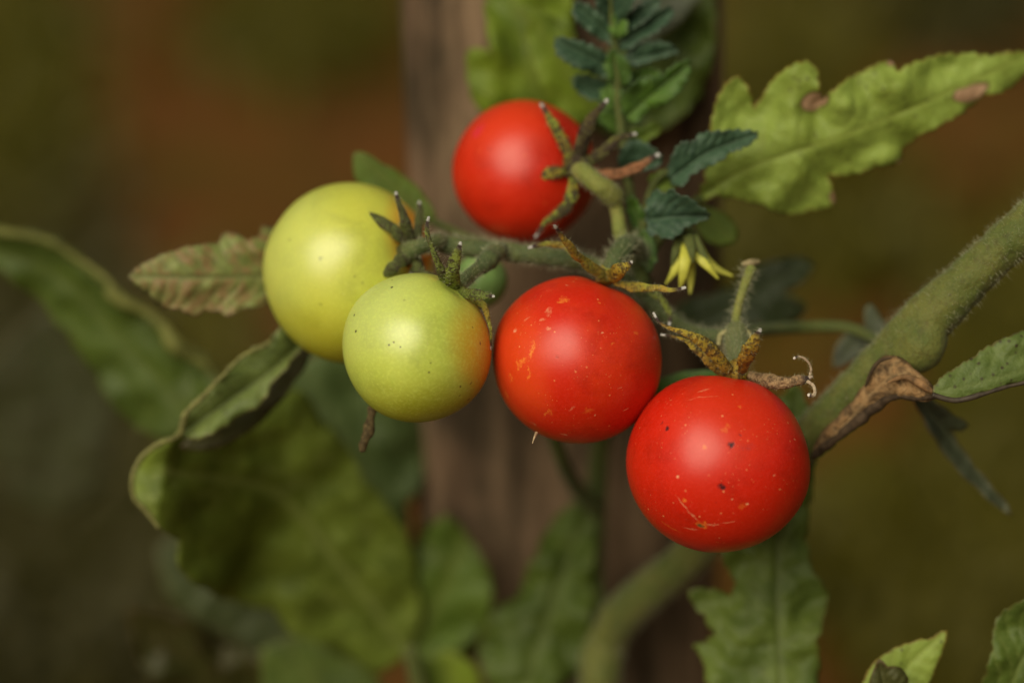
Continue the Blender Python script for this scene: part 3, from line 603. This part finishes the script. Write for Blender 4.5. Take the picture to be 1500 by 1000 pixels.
# tomato 5 (upper)
c5 = calyx(t5, [(838, 245, 1.9), (850, 245, 1.5), (858, 250, 1.3)], [26, 27, 16], S_BLOD)
sep(c5, [(842, 240, 1.7), (822, 205, 1.5), (808, 178, 1.4), (792, 152, 1.5)], [10, 12, 9, 3], S_BLOT)
sep(c5, [(850, 235, 1.6), (855, 200, 1.1), (868, 172, 0.9), (890, 146, 0.8)], [12, 15, 10, 4.0], S_BLOD)
sep(c5, [(838, 250, 1.7), (812, 252, 1.4), (790, 258, 1.5), (766, 265, 1.6)], [8, 12, 9, 3], S_BLOT)
sep(c5, [(842, 256, 1.6), (836, 290, 1.2), (820, 312, 1.2), (798, 326, 1.4), (784, 348, 1.5)], [10, 12, 11, 5, 2.5], S_BLOT)
sep(c5, [(858, 240, 1.6), (885, 222, 1.2), (906, 202, 1.1), (932, 196, 1.1)], [10, 12, 8, 4], S_BLOD, label='browned sepal with pale tip')
sep(c5, [(862, 252, 1.5), (895, 256, 1.1), (930, 246, 1.0), (966, 226, 1.0)], [9, 12, 10, 4], S_ORANGE, label='orange brown dried sepal')
st5 = sweep('stalk', [(845, 246, 1.5), (858, 256, 1.1), (875, 270, 0.9), (888, 279, 1.0), (897, 287, 1.2), (903, 300, 1.3)], [13, 15, 14, 16, 18, 12], STEML, t5, rough=0.1, keep='st5')
sweep('upper_stalk', [(899, 290, 1.3), (905, 315, 1.3), (910, 345, 1.2), (925, 368, 1.4)], [12, 10.5, 11, 11], STEML, st5, rough=0.05)
hairs('st5', 300, 0.0012, HAIR, st5)

for c_ in (c1, c2, c3, c4, c5): sepal_hairs(c_)

# ================================================================== THE TOMATO PLANT
base = ground_pt(905, 5200)
pl_loc = Vector((0.035, 0.14, 0))
plant = empty('tomato_plant', pl_loc, 'tomato plant in focus with a thick hairy vine at the right', 'plant')
def W2P(v):
    """world point -> (x, y, s)"""
    q = ROT.transposed() @ (Vector(v)-CAMP); d = -q.z; k = PX*d/DIST
    return (750+q.x/k, 500-q.y/k, (d-DIST)*100)
gb = W2P((pl_loc.x, pl_loc.y, -0.01)); gb1 = W2P((pl_loc.x, pl_loc.y-0.005, 0.15))
# main vine: ground -> fork -> behind the lowest tomato -> upper right
vine = sweep('main_stem', [gb, gb1, (880, 1080, 9.8), (895, 925, 8.6), (1010, 815, 6.0), (1105, 720, 3.4), (1205, 620, 1.6), (1290, 532, 0.7), (1350, 476, 0.2), (1430, 399, -0.2), (1512, 323, -0.6), (1680, 180, -1.2), (1800, 0, -1)],
             [28, 32, 31, 30, 29, 29, 29, 31, 38, 32, 33, 32, 30], STEM, plant, seg=48, n=460, rough=0.07, keep='vine', label='thick hairy green stem')
hairs('vine', 11000, 0.0015, HAIR, plant); hairs('vine', 700, 0.0022, HAIR, plant, radius=0.000026)
sweep('side_stem', [(885, 935, 9), (868, 860, 9.2), (872, 760, 9.5), (880, 650, 9.0), (900, 560, 7), (930, 470, 5), (945, 420, 3), (935, 395, 2)], [22, 18, 16, 15, 14, 14, 13, 11], STEMB, plant, rough=0.05, label='thin blurred stem')
sweep('side_stem', [(870, 745, 9.0), (845, 715, 8.0), (822, 670, 6.0), (805, 600, 5.0), (800, 500, 4.5)], [13, 12, 11, 11, 10], STEMB, plant, rough=0.05)
# bulge at the node of the vine
sweep('node', [(1318, 524, 0.2), (1348, 508, 0.0), (1366, 470, -0.1)], [24, 36, 24], STEM, plant, seg=24, rough=0.05)
# truss stalk carrying the fruit
tr = sweep('truss_stalk', [(632, 354, 0.7), (665, 360, 0.8), (720, 366, 0.8), (770, 372, 0.7), (830, 380, 0.8), (880, 392, 1.2), (930, 420, 1.8), (975, 462, 1.9), (1020, 488, 1.2), (1060, 492, 0.5), (1085, 492, 0.6)],
           [12, 14, 14, 13.5, 13, 12, 12, 11, 10, 11, 9], STEMD, plant, rough=0.14, seg=20, keep='truss')
hairs('truss', 2600, 0.0017, HAIR, plant)
sweep('side_stem', [(925, 372, 1.4), (938, 395, 1.7), (940, 430, 1.8)], [12, 12, 12], STEMB, plant, rough=0.05)
sweep('peduncle', [(1062, 496, 0.8), (1100, 486, 2.5), (1170, 480, 4.0), (1240, 480, 4.0), (1290, 500, 3.0), (1330, 510, 1.2)], [9, 10, 9, 8, 8, 8], STEMB, plant)
sp = sweep('spent_pedicel', [(1078, 484, 0.3), (1080, 455, 0.2), (1090, 420, 0.3), (1101, 392, 0.4)], [8, 6.5, 6.5, 8], STEML, plant, rough=0.1, keep='sp')
hairs('sp', 350, 0.0028, HAIR, sp)
sweep('scar', [(1088, 387, 0.4), (1101, 385, 0.4), (1112, 383, 0.4)], [4, 6, 3], plain_mat('dry_scar', (0.3, 0.24, 0.12)), sp, rough=0.3)
# wound under the vine
WND = NT('wound_tissue'); _o = WND.vmath('MULTIPLY', WND.obj(), (1, 1, 1)); _n = WND.noise(300, 4, 0.7, dist=0.6); _m = WND.noise(1200, 3)
_c = WND.mix(WND.ramp(_n, 0.36, 0.62), (0.050, 0.028, 0.012), (0.27, 0.155, 0.065)); _c = WND.mix(WND.math('MULTIPLY', WND.attr('vein'), 0.5), _c, (0.40, 0.27, 0.13))
_c = WND.mix(WND.ramp(WND.attr('edge'), 1.0, 0.0, 0, 0.55), _c, (0.045, 0.026, 0.012))
WOUND = WND.done(WND.principled(_c, 0.75, 0.25, WND.bump(WND.math('ADD', _n, WND.math('MULTIPLY', _m, 0.4)), 1.0, 0.001)))
wd = leaf('wound', [(1188, 672), (1200, 640), (1226, 612), (1250, 588), (1268, 562), (1278, 540), (1288, 526), (1303, 521), (1322, 526), (1338, 540), (1352, 552), (1366, 566), (1372, 582), (1358, 588), (1338, 584), (1314, 580), (1292, 592), (1268, 610), (1240, 632), (1212, 656)],
          [(1190, 664, 1.0), (1240, 618, 0.25), (1280, 572, -0.25), (1312, 548, -0.6), (1345, 562, -0.75), (1370, 580, -0.8)], WOUND, plant, g=3.5, space=16, relief=0.10, fold=0.9, wav=0.2, seed=40, thick=0.0006, label='dried brown split along the underside of the vine')
sweep('wound_edge', [(1192, 668, 1.0), (1240, 630, 0.3), (1282, 596, -0.1), (1316, 580, -0.5), (1345, 583, -0.6), (1378, 580, -1.1)], [6, 8, 7, 5, 4, 3], DRYD, wd, rough=0.5)
sweep('wound_edge', [(1268, 566, -0.3), (1278, 541, -0.5), (1290, 528, -0.6), (1306, 524, -0.65)], [1.5, 2.4, 2.4, 1.2], DRYD, wd, rough=0.5)
sweep('wound_edge', [(1300, 560, -0.7), (1325, 552, -0.85), (1348, 562, -0.9), (1366, 574, -0.95)], [1.5, 4, 5, 3], DRY, wd, rough=0.5)

# --- leaves of the plant
def lf(*a, **k): return leaf('leaf', *a, **k)
# big light leaf upper right
bigl = lf([(1018, 296), (1032, 265), (1040, 200), (1046, 160), (1062, 122), (1082, 112), (1098, 130), (1104, 158), (1118, 140), (1140, 108), (1178, 88), (1196, 98), (1200, 128), (1203, 150),
    (1225, 128), (1262, 105), (1304, 88), (1314, 104), (1355, 86), (1405, 78), (1450, 82), (1500, 76), (1530, 70), (1500, 112), (1470, 135), (1440, 140), (1418, 158), (1385, 180), (1350, 196), (1322, 215), (1318, 238), (1285, 244), (1262, 252), (1212, 258), (1222, 282), (1220, 302), (1190, 308), (1152, 315), (1115, 300), (1080, 292), (1048, 286), (1032, 296)],
   [(1020, 292, 2.6), (1100, 245, 2.2), (1230, 200, 1.9), (1360, 148, 2.0), (1520, 74, 2.6)], L_LIGHT, plant, teeth=(3, 17), space=44, tilt=0.5, fold=0.3, wav=0.25, relief=0.075, seed=1, g=4.2, patches=[(1193, 147, 17, 13, -30), (1420, 137, 25, 9, -18), (1305, 92, 6, 4, 0), (1220, 288, 4, 8, 0), (1318, 238, 4, 4, 0)], label='large light green leaf with tan patches')
sweep('petiole', [(1028, 290, 2.6), (1000, 310, 2.8), (965, 350, 2.4), (940, 390, 2.0)], [8, 8, 9, 9], STEMB, plant)
lf([(1020, 300), (1045, 305), (1070, 318), (1082, 340), (1076, 356), (1052, 360), (1030, 350), (1015, 325)], [(1018, 303, 3.2), (1075, 352, 3.4)], L_OLIVE, plant, seed=2, space=16)
# yellow green leaves behind the upper tomato
lf([(700, 160), (684, 110), (686, 75), (700, 68), (722, 80), (712, 40), (716, -20), (740, -40), (790, -60), (835, -20), (842, 40), (832, 110), (812, 160), (760, 190)],
   [(800, 190, 6.2), (770, 90, 5.6), (745, -50, 5.4)], L_YEL, plant, g=7, teeth=(3, 30), space=40, fold=-0.3, wav=0.25, seed=3, label='yellow green leaf with rounded lobes')
lf([(770, 30), (758, 18), (772, 8), (800, 20), (838, 55), (870, 100), (890, 150), (860, 185), (820, 170), (790, 120)], [(880, 180, 5.4), (820, 90, 4.9), (765, 14, 4.6)], L_YEL, plant, g=7, teeth=(2, 25), space=34, tilt=0.4, wav=0.15, seed=4)
lf([(860, 180), (880, 110), (900, 60), (940, 10), (985, -25), (1040, -30), (1048, 40), (1042, 110), (1010, 160), (960, 195), (905, 205)], [(890, 200, 7.0), (960, 100, 6.6), (1020, -30, 6.4)], L_BACK, plant, g=8, teeth=(3, 30), space=45, wav=0.3, seed=5)
lf([(900, 40), (930, -10), (980, -40), (1040, -30), (1010, 20), (965, 55), (925, 75)], [(905, 60, 5.2), (1030, -30, 5.4)], L_GREY, plant, g=8, seed=6)
# young compound leaf at the top
def spray(rachis, rr, leaflets, mat, matd, label=None, grow=1):
    r = sweep('leaf', rachis, rr, STEMB, plant, rough=0.05, label=label)
    for i, (ol, md, m) in enumerate(leaflets):
        if grow != 1:
            b0 = np.array(md[0][:2]); ol = [tuple(b0+(np.array(q)-b0)*grow) for q in ol]; md = [(*(b0+(np.array(q[:2])-b0)*grow), q[2]) for q in md]
        leaf('leaflet', ol, md, m, r, g=4, teeth=(4.0, 15), space=15, relief=0.20, wav=0.32, fold=-0.6, seed=20+i, edgepx=5)
    return r
spray([(935, 372, 2.2), (925, 300, 2.4), (916, 235, 2.5), (908, 170, 2.5), (903, 110, 2.4), (898, 50, 2.2), (893, 0, 2.0)], [8, 8, 7, 6, 6, 5, 4], [
    ([(905, 108), (892, 112), (868, 104), (842, 94), (829, 78), (829, 64), (850, 66), (874, 74), (895, 88)], [(904, 104, 2.4), (868, 86, 2.0), (828, 66, 1.9)], L_DARK),
    ([(902, 66), (890, 62), (866, 46), (850, 30), (852, 14), (870, 18), (890, 34), (902, 50)], [(902, 62, 2.3), (852, 16, 1.9)], L_DARK),
    ([(905, 68), (914, 50), (940, 34), (968, 20), (974, 28), (958, 46), (934, 60), (914, 74)], [(904, 70, 2.3), (970, 24, 2.0)], L_DARK),
    ([(908, 92), (922, 74), (948, 66), (972, 72), (977, 80), (950, 88), (922, 98)], [(906, 94, 2.4), (976, 76, 2.2)], L_DARK),
    ([(896, 40), (876, 10), (868, -20), (890, -40), (918, -20), (924, 8), (910, 32)], [(897, 42, 2.2), (895, -40, 1.7)], L_DARK),
    ([(912, 172), (908, 150), (930, 128), (958, 124), (978, 108), (993, 105), (990, 128), (972, 150), (944, 162), (928, 180)], [(911, 176, 2.5), (948, 145, 2.1), (992, 108, 1.9)], L_YOUNG),
    ([(908, 130), (896, 120), (886, 96), (900, 84), (918, 96), (922, 118)], [(908, 130, 2.5), (900, 86, 2.1)], L_YOUNG),
    ([(910, 170), (892, 160), (884, 140), (898, 130), (912, 142)], [(912, 172, 2.6), (892, 136, 2.4)], L_YOUNG),
    ([(902, 150), (880, 148), (858, 138), (848, 122), (862, 116), (884, 122), (902, 134)], [(904, 146, 2.7), (850, 124, 2.4)], L_DARK),
    ([(906, 36), (922, 20), (950, 4), (958, 10), (944, 28), (918, 44)], [(904, 40, 2.3), (956, 8, 2.0)], L_DARK),
    ([(906, 120), (924, 108), (946, 104), (958, 110), (940, 122), (916, 130)], [(906, 124, 2.7), (956, 109, 2.5)], L_YOUNG),
    ([(912, 200), (896, 192), (880, 176), (888, 166), (906, 176)], [(912, 198, 2.8), (884, 170, 2.6)], L_YOUNG),
    ([(914, 210), (928, 190), (950, 184), (962, 192), (946, 206), (926, 214)], [(914, 212, 2.8), (960, 191, 2.6)], L_OLIVE),
    ([(905, 60), (894, 50), (900, 28), (914, 30), (918, 48)], [(905, 62, 2.2), (906, 30, 2.0)], L_YOUNG),
    ], None, None, label='young compound leaf with small toothed leaflets', grow=1.22)
# small dark leaves beside the flower
spray([(936, 380, 1.9), (944, 320, 1.9), (958, 270, 1.8), (985, 245, 1.6)], [7, 7, 6, 5], [
    ([(978, 252), (984, 228), (1000, 206), (1012, 212), (1026, 196), (1060, 192), (1112, 194), (1098, 212), (1070, 222), (1048, 240), (1030, 246), (1012, 256), (1004, 270), (986, 272)], [(982, 262, 1.3), (1040, 222, 1.0), (1112, 195, 1.0)], L_DARK),
    ([(946, 316), (948, 292), (962, 278), (972, 284), (984, 276), (994, 286), (1010, 290), (1028, 304), (1042, 316), (1022, 326), (1004, 332), (992, 346), (976, 350), (962, 344), (950, 346), (948, 330)], [(950, 322, 0.8), (992, 318, 0.6), (1042, 317, 0.5)], L_DARK),
    ([(905, 240), (912, 214), (928, 204), (950, 212), (972, 230), (966, 244), (944, 248), (920, 256)], [(906, 246, 2.1), (972, 236, 1.9)], L_DARK),
    ([(938, 300), (926, 286), (918, 290), (920, 312), (930, 334), (944, 346), (950, 330)], [(944, 342, 1.9), (920, 288, 1.7)], L_YOUNG),
    ([(948, 262), (966, 250), (990, 246), (1000, 262), (984, 280), (962, 282)], [(948, 272, 1.9), (998, 262, 1.8)], L_OLIVE),
    ([(930, 350), (940, 380), (950, 400), (962, 380), (958, 350), (944, 336)], [(942, 336, 1.6), (950, 400, 1.4)], L_YOUNG)], None, None, label='dark blue green crinkled leaf')
# flower
fl_s = 1.6
YP = plain_mat('petal_yellow', (0.50, 0.50, 0.07), 0.5, 0.3, 300, 0.25, 0.3)
flw = sweep('flower', [(985, 300, 1.7), (1000, 325, 1.5), (1008, 348, 1.3), (1011, 372, 1.2)], [5, 6, 15, 17], STEMB, plant, rough=0.1, label='drooping yellow flower')
for pts, rd in (([(1000, 350, 1.0), (996, 378, 0.8), (986, 400, 0.8), (975, 416, 0.9)], [9, 9, 5, 1.2]), ([(1006, 352, 0.9), (1004, 380, 0.5), (1000, 405, 0.5), (996, 424, 0.7)], [8, 9, 6, 1.2]),
                ([(1014, 352, 1.0), (1012, 385, 1.1), (1012, 410, 1.2), (1011, 430, 1.2)], [8, 7, 5, 1.5]), ([(1016, 352, 0.9), (1024, 375, 0.6), (1038, 392, 0.5), (1052, 408, 0.6)], [8, 8, 5, 1.5]),
                ([(1020, 355, 1.2), (1034, 380, 1.2), (1050, 394, 1.2), (1073, 404, 1.2)], [7, 7, 5, 1.5])):
    sweep('petal', pts, rd, YP, flw, flat=0.3, seg=10, rough=0.1)
for pts, rd in (([(998, 345, 0.9), (990, 368, 0.7), (984, 388, 0.7)], [8, 6, 1.5]), ([(1016, 345, 0.8), (1026, 366, 0.6), (1040, 386, 0.5)], [7, 6, 1.5]), ([(1007, 345, 0.7), (1013, 368, 0.4), (1015, 385, 0.4)], [8, 6, 1.5])):
    sweep('flower_sepal', pts, rd, STEMB, flw, flat=0.3, seg=10)
# sepals of the hidden unripe tomato, leaf behind yellow tomato
lf([(518, 224), (530, 222), (560, 240), (598, 262), (622, 286), (640, 320), (620, 330), (580, 300), (540, 280), (520, 262)], [(640, 330, 3.8), (590, 285, 3.7), (520, 224, 3.4)], L_OLIVE, plant, seed=8, space=20, label='narrow green leaf behind the yellow tomato')
sweep('petiole', [(635, 325, 3.8), (680, 345, 3.2), (730, 362, 1.6)], [6, 6, 6], STEMB, plant)
# small diseased leaf left
lf([(188, 404), (200, 392), (222, 380), (250, 368), (290, 358), (322, 356), (325, 342), (345, 340), (362, 352), (380, 345), (384, 330), (402, 334), (420, 360), (430, 400), (410, 440), (390, 446), (355, 452), (332, 464), (322, 456), (300, 454), (286, 464), (262, 452), (240, 450), (218, 430), (200, 418)],
   [(430, 405, 3.0), (380, 404, 2.4), (290, 406, 1.9), (190, 404, 1.7)], L_SICK, plant, g=4, teeth=(2.5, 14), space=24, relief=0.13, fold=0.4, wav=0.2, seed=9, label='small pale leaf with brown mottling left of the yellow tomato')
for i in range(3): pass
# curled leaf below it
lf([(470, 480), (440, 470), (410, 480), (395, 500), (355, 520), (322, 552), (300, 575), (268, 610), (264, 636), (282, 644), (320, 630), (352, 606), (378, 596), (398, 560), (432, 520)],
   [(460, 480, 3.2), (400, 540, 2.4), (270, 632, 2.0)], leaf_mat('leaf_curl', (0.17, 0.22, 0.055), (0.12, 0.165, 0.04), (0.06, 0.07, 0.02), trans=0.2, spots=0.4, edge=(0.2, 0.17, 0.07), edgew=0.8), plant, g=4.5, teeth=(3, 24), space=26, fold=-0.8, relief=0.12, wav=0.25, seed=10, label='rolled up leaf edge showing its paler side')
lf([(470, 470), (455, 520), (430, 560), (400, 600), (350, 640), (300, 660), (262, 655), (300, 630), (360, 590), (400, 540), (420, 490)], [(465, 480, 3.6), (390, 610, 3.4), (270, 655, 3.0)], L_BROWN, plant, g=6, seed=11)  # dark blade standing in for the deep shadow behind the curl
CURL = sweep('rolled_edge', [(400, 490, 2.4), (392, 505, 1.9), (358, 520, 1.7), (325, 552, 1.6), (300, 578, 1.6), (272, 606, 1.6), (262, 636, 1.7), (232, 650, 1.9), (206, 672, 2.0), (194, 700, 2.0), (196, 728, 2.1), (214, 748, 2.2), (232, 772, 2.3)],
      [2, 2.5, 3, 3, 3.5, 5, 4.5, 4, 4, 3.5, 3.5, 4, 3], RIM, plant, rough=0.35, label='pale dry rolled leaf margin')
lf([(262, 640), (232, 652), (206, 676), (196, 704), (200, 732), (224, 758), (236, 775), (262, 790), (262, 832), (300, 862), (358, 884), (402, 892), (430, 930), (470, 965), (540, 990), (590, 965), (618, 910), (612, 850), (598, 790), (570, 745), (530, 700), (505, 650), (470, 615), (440, 570), (410, 580), (340, 640)],
   [(600, 960, 11.0), (500, 830, 9.2), (400, 720, 7.4), (240, 690, 3.0)], L_BIG, plant, g=7, teeth=(2, 40), space=100, relief=0.10, wav=0.20, fold=0.0, seed=12, label='large blurred green leaf under the yellow tomatoes')
lf([(600, 960), (596, 900), (604, 840), (622, 780), (652, 752), (690, 790), (722, 850), (716, 905), (690, 940), (650, 975)], [(600, 970, 11.2), (650, 860, 10.4), (700, 740, 9.8)], L_OLIVE, plant, g=9, teeth=(3, 36), space=60, relief=0.12, wav=0.25, seed=13)
sweep('petiole', [(600, 950, 8.2), (640, 1060, 9), (760, 1200, 10), (870, 1250, 10.5)], [12, 14, 16, 18], STEMB, plant)
lf([(616, 600), (560, 530), (480, 515), (430, 530), (400, 590), (430, 680), (500, 760), (570, 820), (600, 790), (596, 740), (622, 700)], [(590, 800, 13.0), (530, 680, 12.2), (440, 540, 11.4)], leaf_mat('leaf_greygreen', (0.105, 0.155, 0.045), (0.075, 0.115, 0.030), (0.16, 0.2, 0.07), trans=0.3, spots=0.1), plant, g=8, teeth=(2, 40), seed=14, space=70, relief=0.1, wav=0.2, label='greyish green blurred leaf under the green tomato')
lf([(590, 900), (600, 800), (640, 740), (700, 735), (735, 820), (740, 900), (700, 960), (640, 990)], [(600, 985, 14.0), (660, 860, 13.4), (715, 760, 13.0)], L_BACK, plant, g=9, teeth=(2, 40), space=70, relief=0.1, wav=0.2, seed=45)
# leaf in front of the post beside the thin stem
lf([(868, 730), (840, 735), (812, 760), (785, 810), (762, 870), (720, 900), (700, 950), (720, 1010), (800, 1020), (850, 980), (866, 900), (872, 810)], [(868, 740, 9.2), (820, 850, 8.8), (770, 1010, 8.6)], L_BACK, plant, g=9, teeth=(3, 40), space=60, relief=0.2, wav=0.4, seed=15)
# large leaf below the lowest tomato
lf([(1165, 560), (1182, 590), (1192, 640), (1190, 700), (1184, 745), (1180, 790), (1186, 826), (1198, 845), (1213, 868), (1206, 900), (1196, 940), (1198, 1000), (1200, 1060), (1060, 1060), (1040, 1010), (1030, 965), (1016, 945), (1034, 938), (1048, 928), (1030, 900), (1012, 880), (1008, 862), (1040, 862), (1072, 872), (1078, 850), (1060, 820), (1050, 780), (1080, 700), (1120, 620)],
   [(1168, 565, 2.6), (1150, 700, 3.0), (1138, 830, 3.0), (1145, 1060, 2.6)], leaf_mat('leaf_low', (0.125, 0.175, 0.025), (0.080, 0.120, 0.020), (0.09, 0.11, 0.03), trans=0.25, spots=0.2), plant, g=5.5, teeth=(4, 26), space=46, sweepk=-0.6, relief=0.14, wav=0.2, fold=0.25, seed=16, label='broad lobed leaf hanging below the lowest tomato')
lf([(960, 560), (985, 548), (1020, 542), (1060, 545), (1060, 560), (1000, 575), (960, 590)], [(955, 580, 1.6), (1060, 548, 1.4)], L_YOUNG, plant, g=5, seed=17, space=18)
# leaves lower right corner
lf([(1262, 1010), (1275, 975), (1300, 955), (1332, 940), (1360, 936), (1387, 922), (1384, 945), (1372, 972), (1362, 1000), (1345, 1040), (1280, 1040)], [(1285, 1040, 0.8), (1330, 975, 0.6), (1387, 922, 0.5)], L_LIGHT, plant, g=4.5, teeth=(2.5, 18), space=26, relief=0.1, seed=18, label='light green leaf tip at the bottom edge')
lf([(1272, 1010), (1282, 975), (1288, 964), (1300, 976), (1318, 976), (1330, 992), (1326, 1030), (1280, 1030)], [(1300, 1030, 0.2), (1288, 966, -0.1)], leaf_mat('leaf_crumple', (0.075, 0.08, 0.02), (0.05, 0.05, 0.015), (0.13, 0.13, 0.04), spots=0.6, edge=(0.12, 0.08, 0.03), edgew=0.8), plant, g=4, space=12, relief=0.2, wav=0.4, seed=19, label='crumpled leaf tip at the bottom edge')
lf([(1430, 1040), (1445, 985), (1455, 950), (1460, 905), (1480, 888), (1510, 875), (1560, 860), (1600, 940), (1580, 1040)], [(1470, 1050, 0.8), (1500, 960, 0.5), (1570, 862, 0.3)], leaf_mat('leaf_corner', (0.085, 0.130, 0.016), (0.062, 0.095, 0.014), (0.20, 0.24, 0.06), trans=0.25, spots=0.2), plant, g=4.5, teeth=(3, 18), space=26, relief=0.13, wav=0.25, seed=21, label='bright green leaf cut off by the right edge')
# leaf from the node, right edge
lf([(1366, 572), (1374, 556), (1398, 540), (1425, 524), (1455, 503), (1480, 492), (1520, 480), (1560, 500), (1570, 545), (1520, 556), (1480, 562), (1440, 574), (1400, 584), (1372, 584)], [(1366, 575, -1.3), (1440, 560, -1.2), (1570, 520, -0.8)],
   leaf_mat('leaf_node', (0.135, 0.185, 0.040), (0.100, 0.145, 0.032), (0.2, 0.25, 0.08), trans=0.25, spots=0.9, edge=(0.12, 0.08, 0.03), edgew=0.7, spotc=(0.05, 0.035, 0.02)), plant, g=4.5, teeth=(2, 14), space=24, relief=0.09, fold=0.5, wav=0.15, seed=22, label='folded green leaf growing from the damaged node')
sweep('rolled_edge', [(1366, 578, -1.4), (1400, 586, -1.4), (1440, 577, -1.4), (1480, 565, -1.3), (1560, 548, -1.1)], [4, 4, 3.5, 3, 3], plain_mat('dark_rim', (0.06, 0.045, 0.03)), plant, rough=0.3)
# shrivelled narrow leaf hanging from the node
lf([(1335, 578), (1350, 574), (1372, 590), (1398, 608), (1420, 622), (1408, 632), (1394, 630), (1404, 650), (1428, 684), (1455, 716), (1480, 745), (1482, 755), (1465, 745), (1432, 716), (1396, 680), (1370, 644), (1352, 612)], [(1342, 576, 1.5), (1390, 640, 2.2), (1481, 752, 2.6)], L_GREY, plant, g=5, space=24, relief=0.08, fold=-0.6, wav=0.2, seed=23, label='shrivelled grey green leaf hanging below the node')
lf([(1220, 540), (1222, 510), (1240, 488), (1258, 476), (1272, 480), (1280, 500), (1262, 520), (1240, 534)], [(1270, 490, 4.0), (1222, 536, 4.0)], L_GREY, plant, g=6, space=20, seed=24)
lf([(1268, 480), (1266, 452), (1275, 444), (1290, 462), (1300, 480), (1290, 498)], [(1290, 498, 3.6), (1272, 446, 3.6)], L_GREY, plant, g=6, space=20, seed=25)
lf([(975, 470), (1000, 440), (1040, 432), (1075, 420), (1092, 398), (1130, 382), (1175, 376), (1195, 388), (1180, 410), (1150, 430), (1185, 448), (1170, 470), (1110, 476), (1050, 490), (1000, 500)], [(985, 490, 7.0), (1080, 445, 6.8), (1190, 384, 6.6)], leaf_mat('leaf_deep_green', (0.038, 0.055, 0.016), (0.030, 0.042, 0.014), (0.06, 0.08, 0.03), trans=0.2, spots=0), plant, g=8, space=40, relief=0.15, wav=0.3, seed=26, label='dark blurred leaf behind the flower')  # dark green blade colour

# ================================================================== NEIGHBOURING PLANT (left, behind)
p2 = Vector((-0.16, 0.24, 0))
plant2 = empty('tomato_plant', p2, 'blurred second tomato plant with drooping leaves at the lower left', 'plant')
g2 = W2P((p2.x, p2.y, -0.01)); g3 = W2P((p2.x+0.01, p2.y-0.01, 0.16))
sweep('main_stem', [g2, g3, (250, 1400, 14), (330, 1180, 13), (420, 1040, 12)], [30, 28, 26, 22, 16], STEMB, plant2, rough=0.05, n=120)
def lb(*a, **k): return leaf('leaf', *a, **k)
lb([(-60, 330), (20, 336), (80, 350), (130, 385), (165, 420), (215, 455), (262, 500), (300, 520), (330, 560), (320, 600), (268, 640), (225, 640), (170, 600), (140, 545), (100, 490), (60, 440), (0, 395), (-60, 380)],
   [(-60, 350, 8.0), (80, 400, 8.2), (180, 500, 8.4), (290, 620, 8.6)], L_BACK, plant2, g=8, teeth=(3, 40), space=80, relief=0.08, fold=0.0, tilt=0.6, wav=0.2, seed=31, label='long drooping blurred leaf with a curled yellow edge')
sweep('rolled_edge', [(-50, 336, 7.3), (20, 342, 7.3), (75, 356, 7.4), (120, 384, 7.5), (158, 412, 7.5), (168, 434, 7.4), (215, 458, 7.5), (240, 480, 7.5), (255, 505, 7.5), (290, 525, 7.7), (325, 560, 7.9)], [6, 6, 5, 5, 6, 11, 7, 8, 13, 8, 3], plain_mat('yellow_rim', (0.155, 0.16, 0.04), 0.7, 0.2, 200, 0.4), plant2, rough=0.3, label='curled pale yellow leaf edge')
sweep('petiole', [(290, 620, 8.7), (400, 760, 12), (450, 900, 13.5), (430, 1030, 12.5)], [9, 10, 12, 14], STEMB, plant2)
lb([(186, 890), (215, 892), (260, 902), (300, 918), (320, 945), (380, 960), (400, 1000), (420, 1080), (260, 1080), (215, 990), (195, 940)], [(350, 1080, 12), (270, 960, 11), (188, 892, 10)], L_BROWN, plant2, g=8, teeth=(3, 40), space=50, relief=0.2, wav=0.3, seed=32, label='dark brownish leaf at the bottom edge')
lb([(380, 950), (430, 930), (500, 960), (560, 1000), (560, 1080), (400, 1080)], [(500, 1080, 10), (420, 940, 9.5)], L_BACK, plant2, g=9, seed=33, space=50)
lb([(600, 1000), (620, 965), (660, 950), (700, 980), (710, 1050), (620, 1060)], [(650, 1060, 9.5), (660, 955, 9)], L_YEL, plant2, g=9, seed=34, space=50)
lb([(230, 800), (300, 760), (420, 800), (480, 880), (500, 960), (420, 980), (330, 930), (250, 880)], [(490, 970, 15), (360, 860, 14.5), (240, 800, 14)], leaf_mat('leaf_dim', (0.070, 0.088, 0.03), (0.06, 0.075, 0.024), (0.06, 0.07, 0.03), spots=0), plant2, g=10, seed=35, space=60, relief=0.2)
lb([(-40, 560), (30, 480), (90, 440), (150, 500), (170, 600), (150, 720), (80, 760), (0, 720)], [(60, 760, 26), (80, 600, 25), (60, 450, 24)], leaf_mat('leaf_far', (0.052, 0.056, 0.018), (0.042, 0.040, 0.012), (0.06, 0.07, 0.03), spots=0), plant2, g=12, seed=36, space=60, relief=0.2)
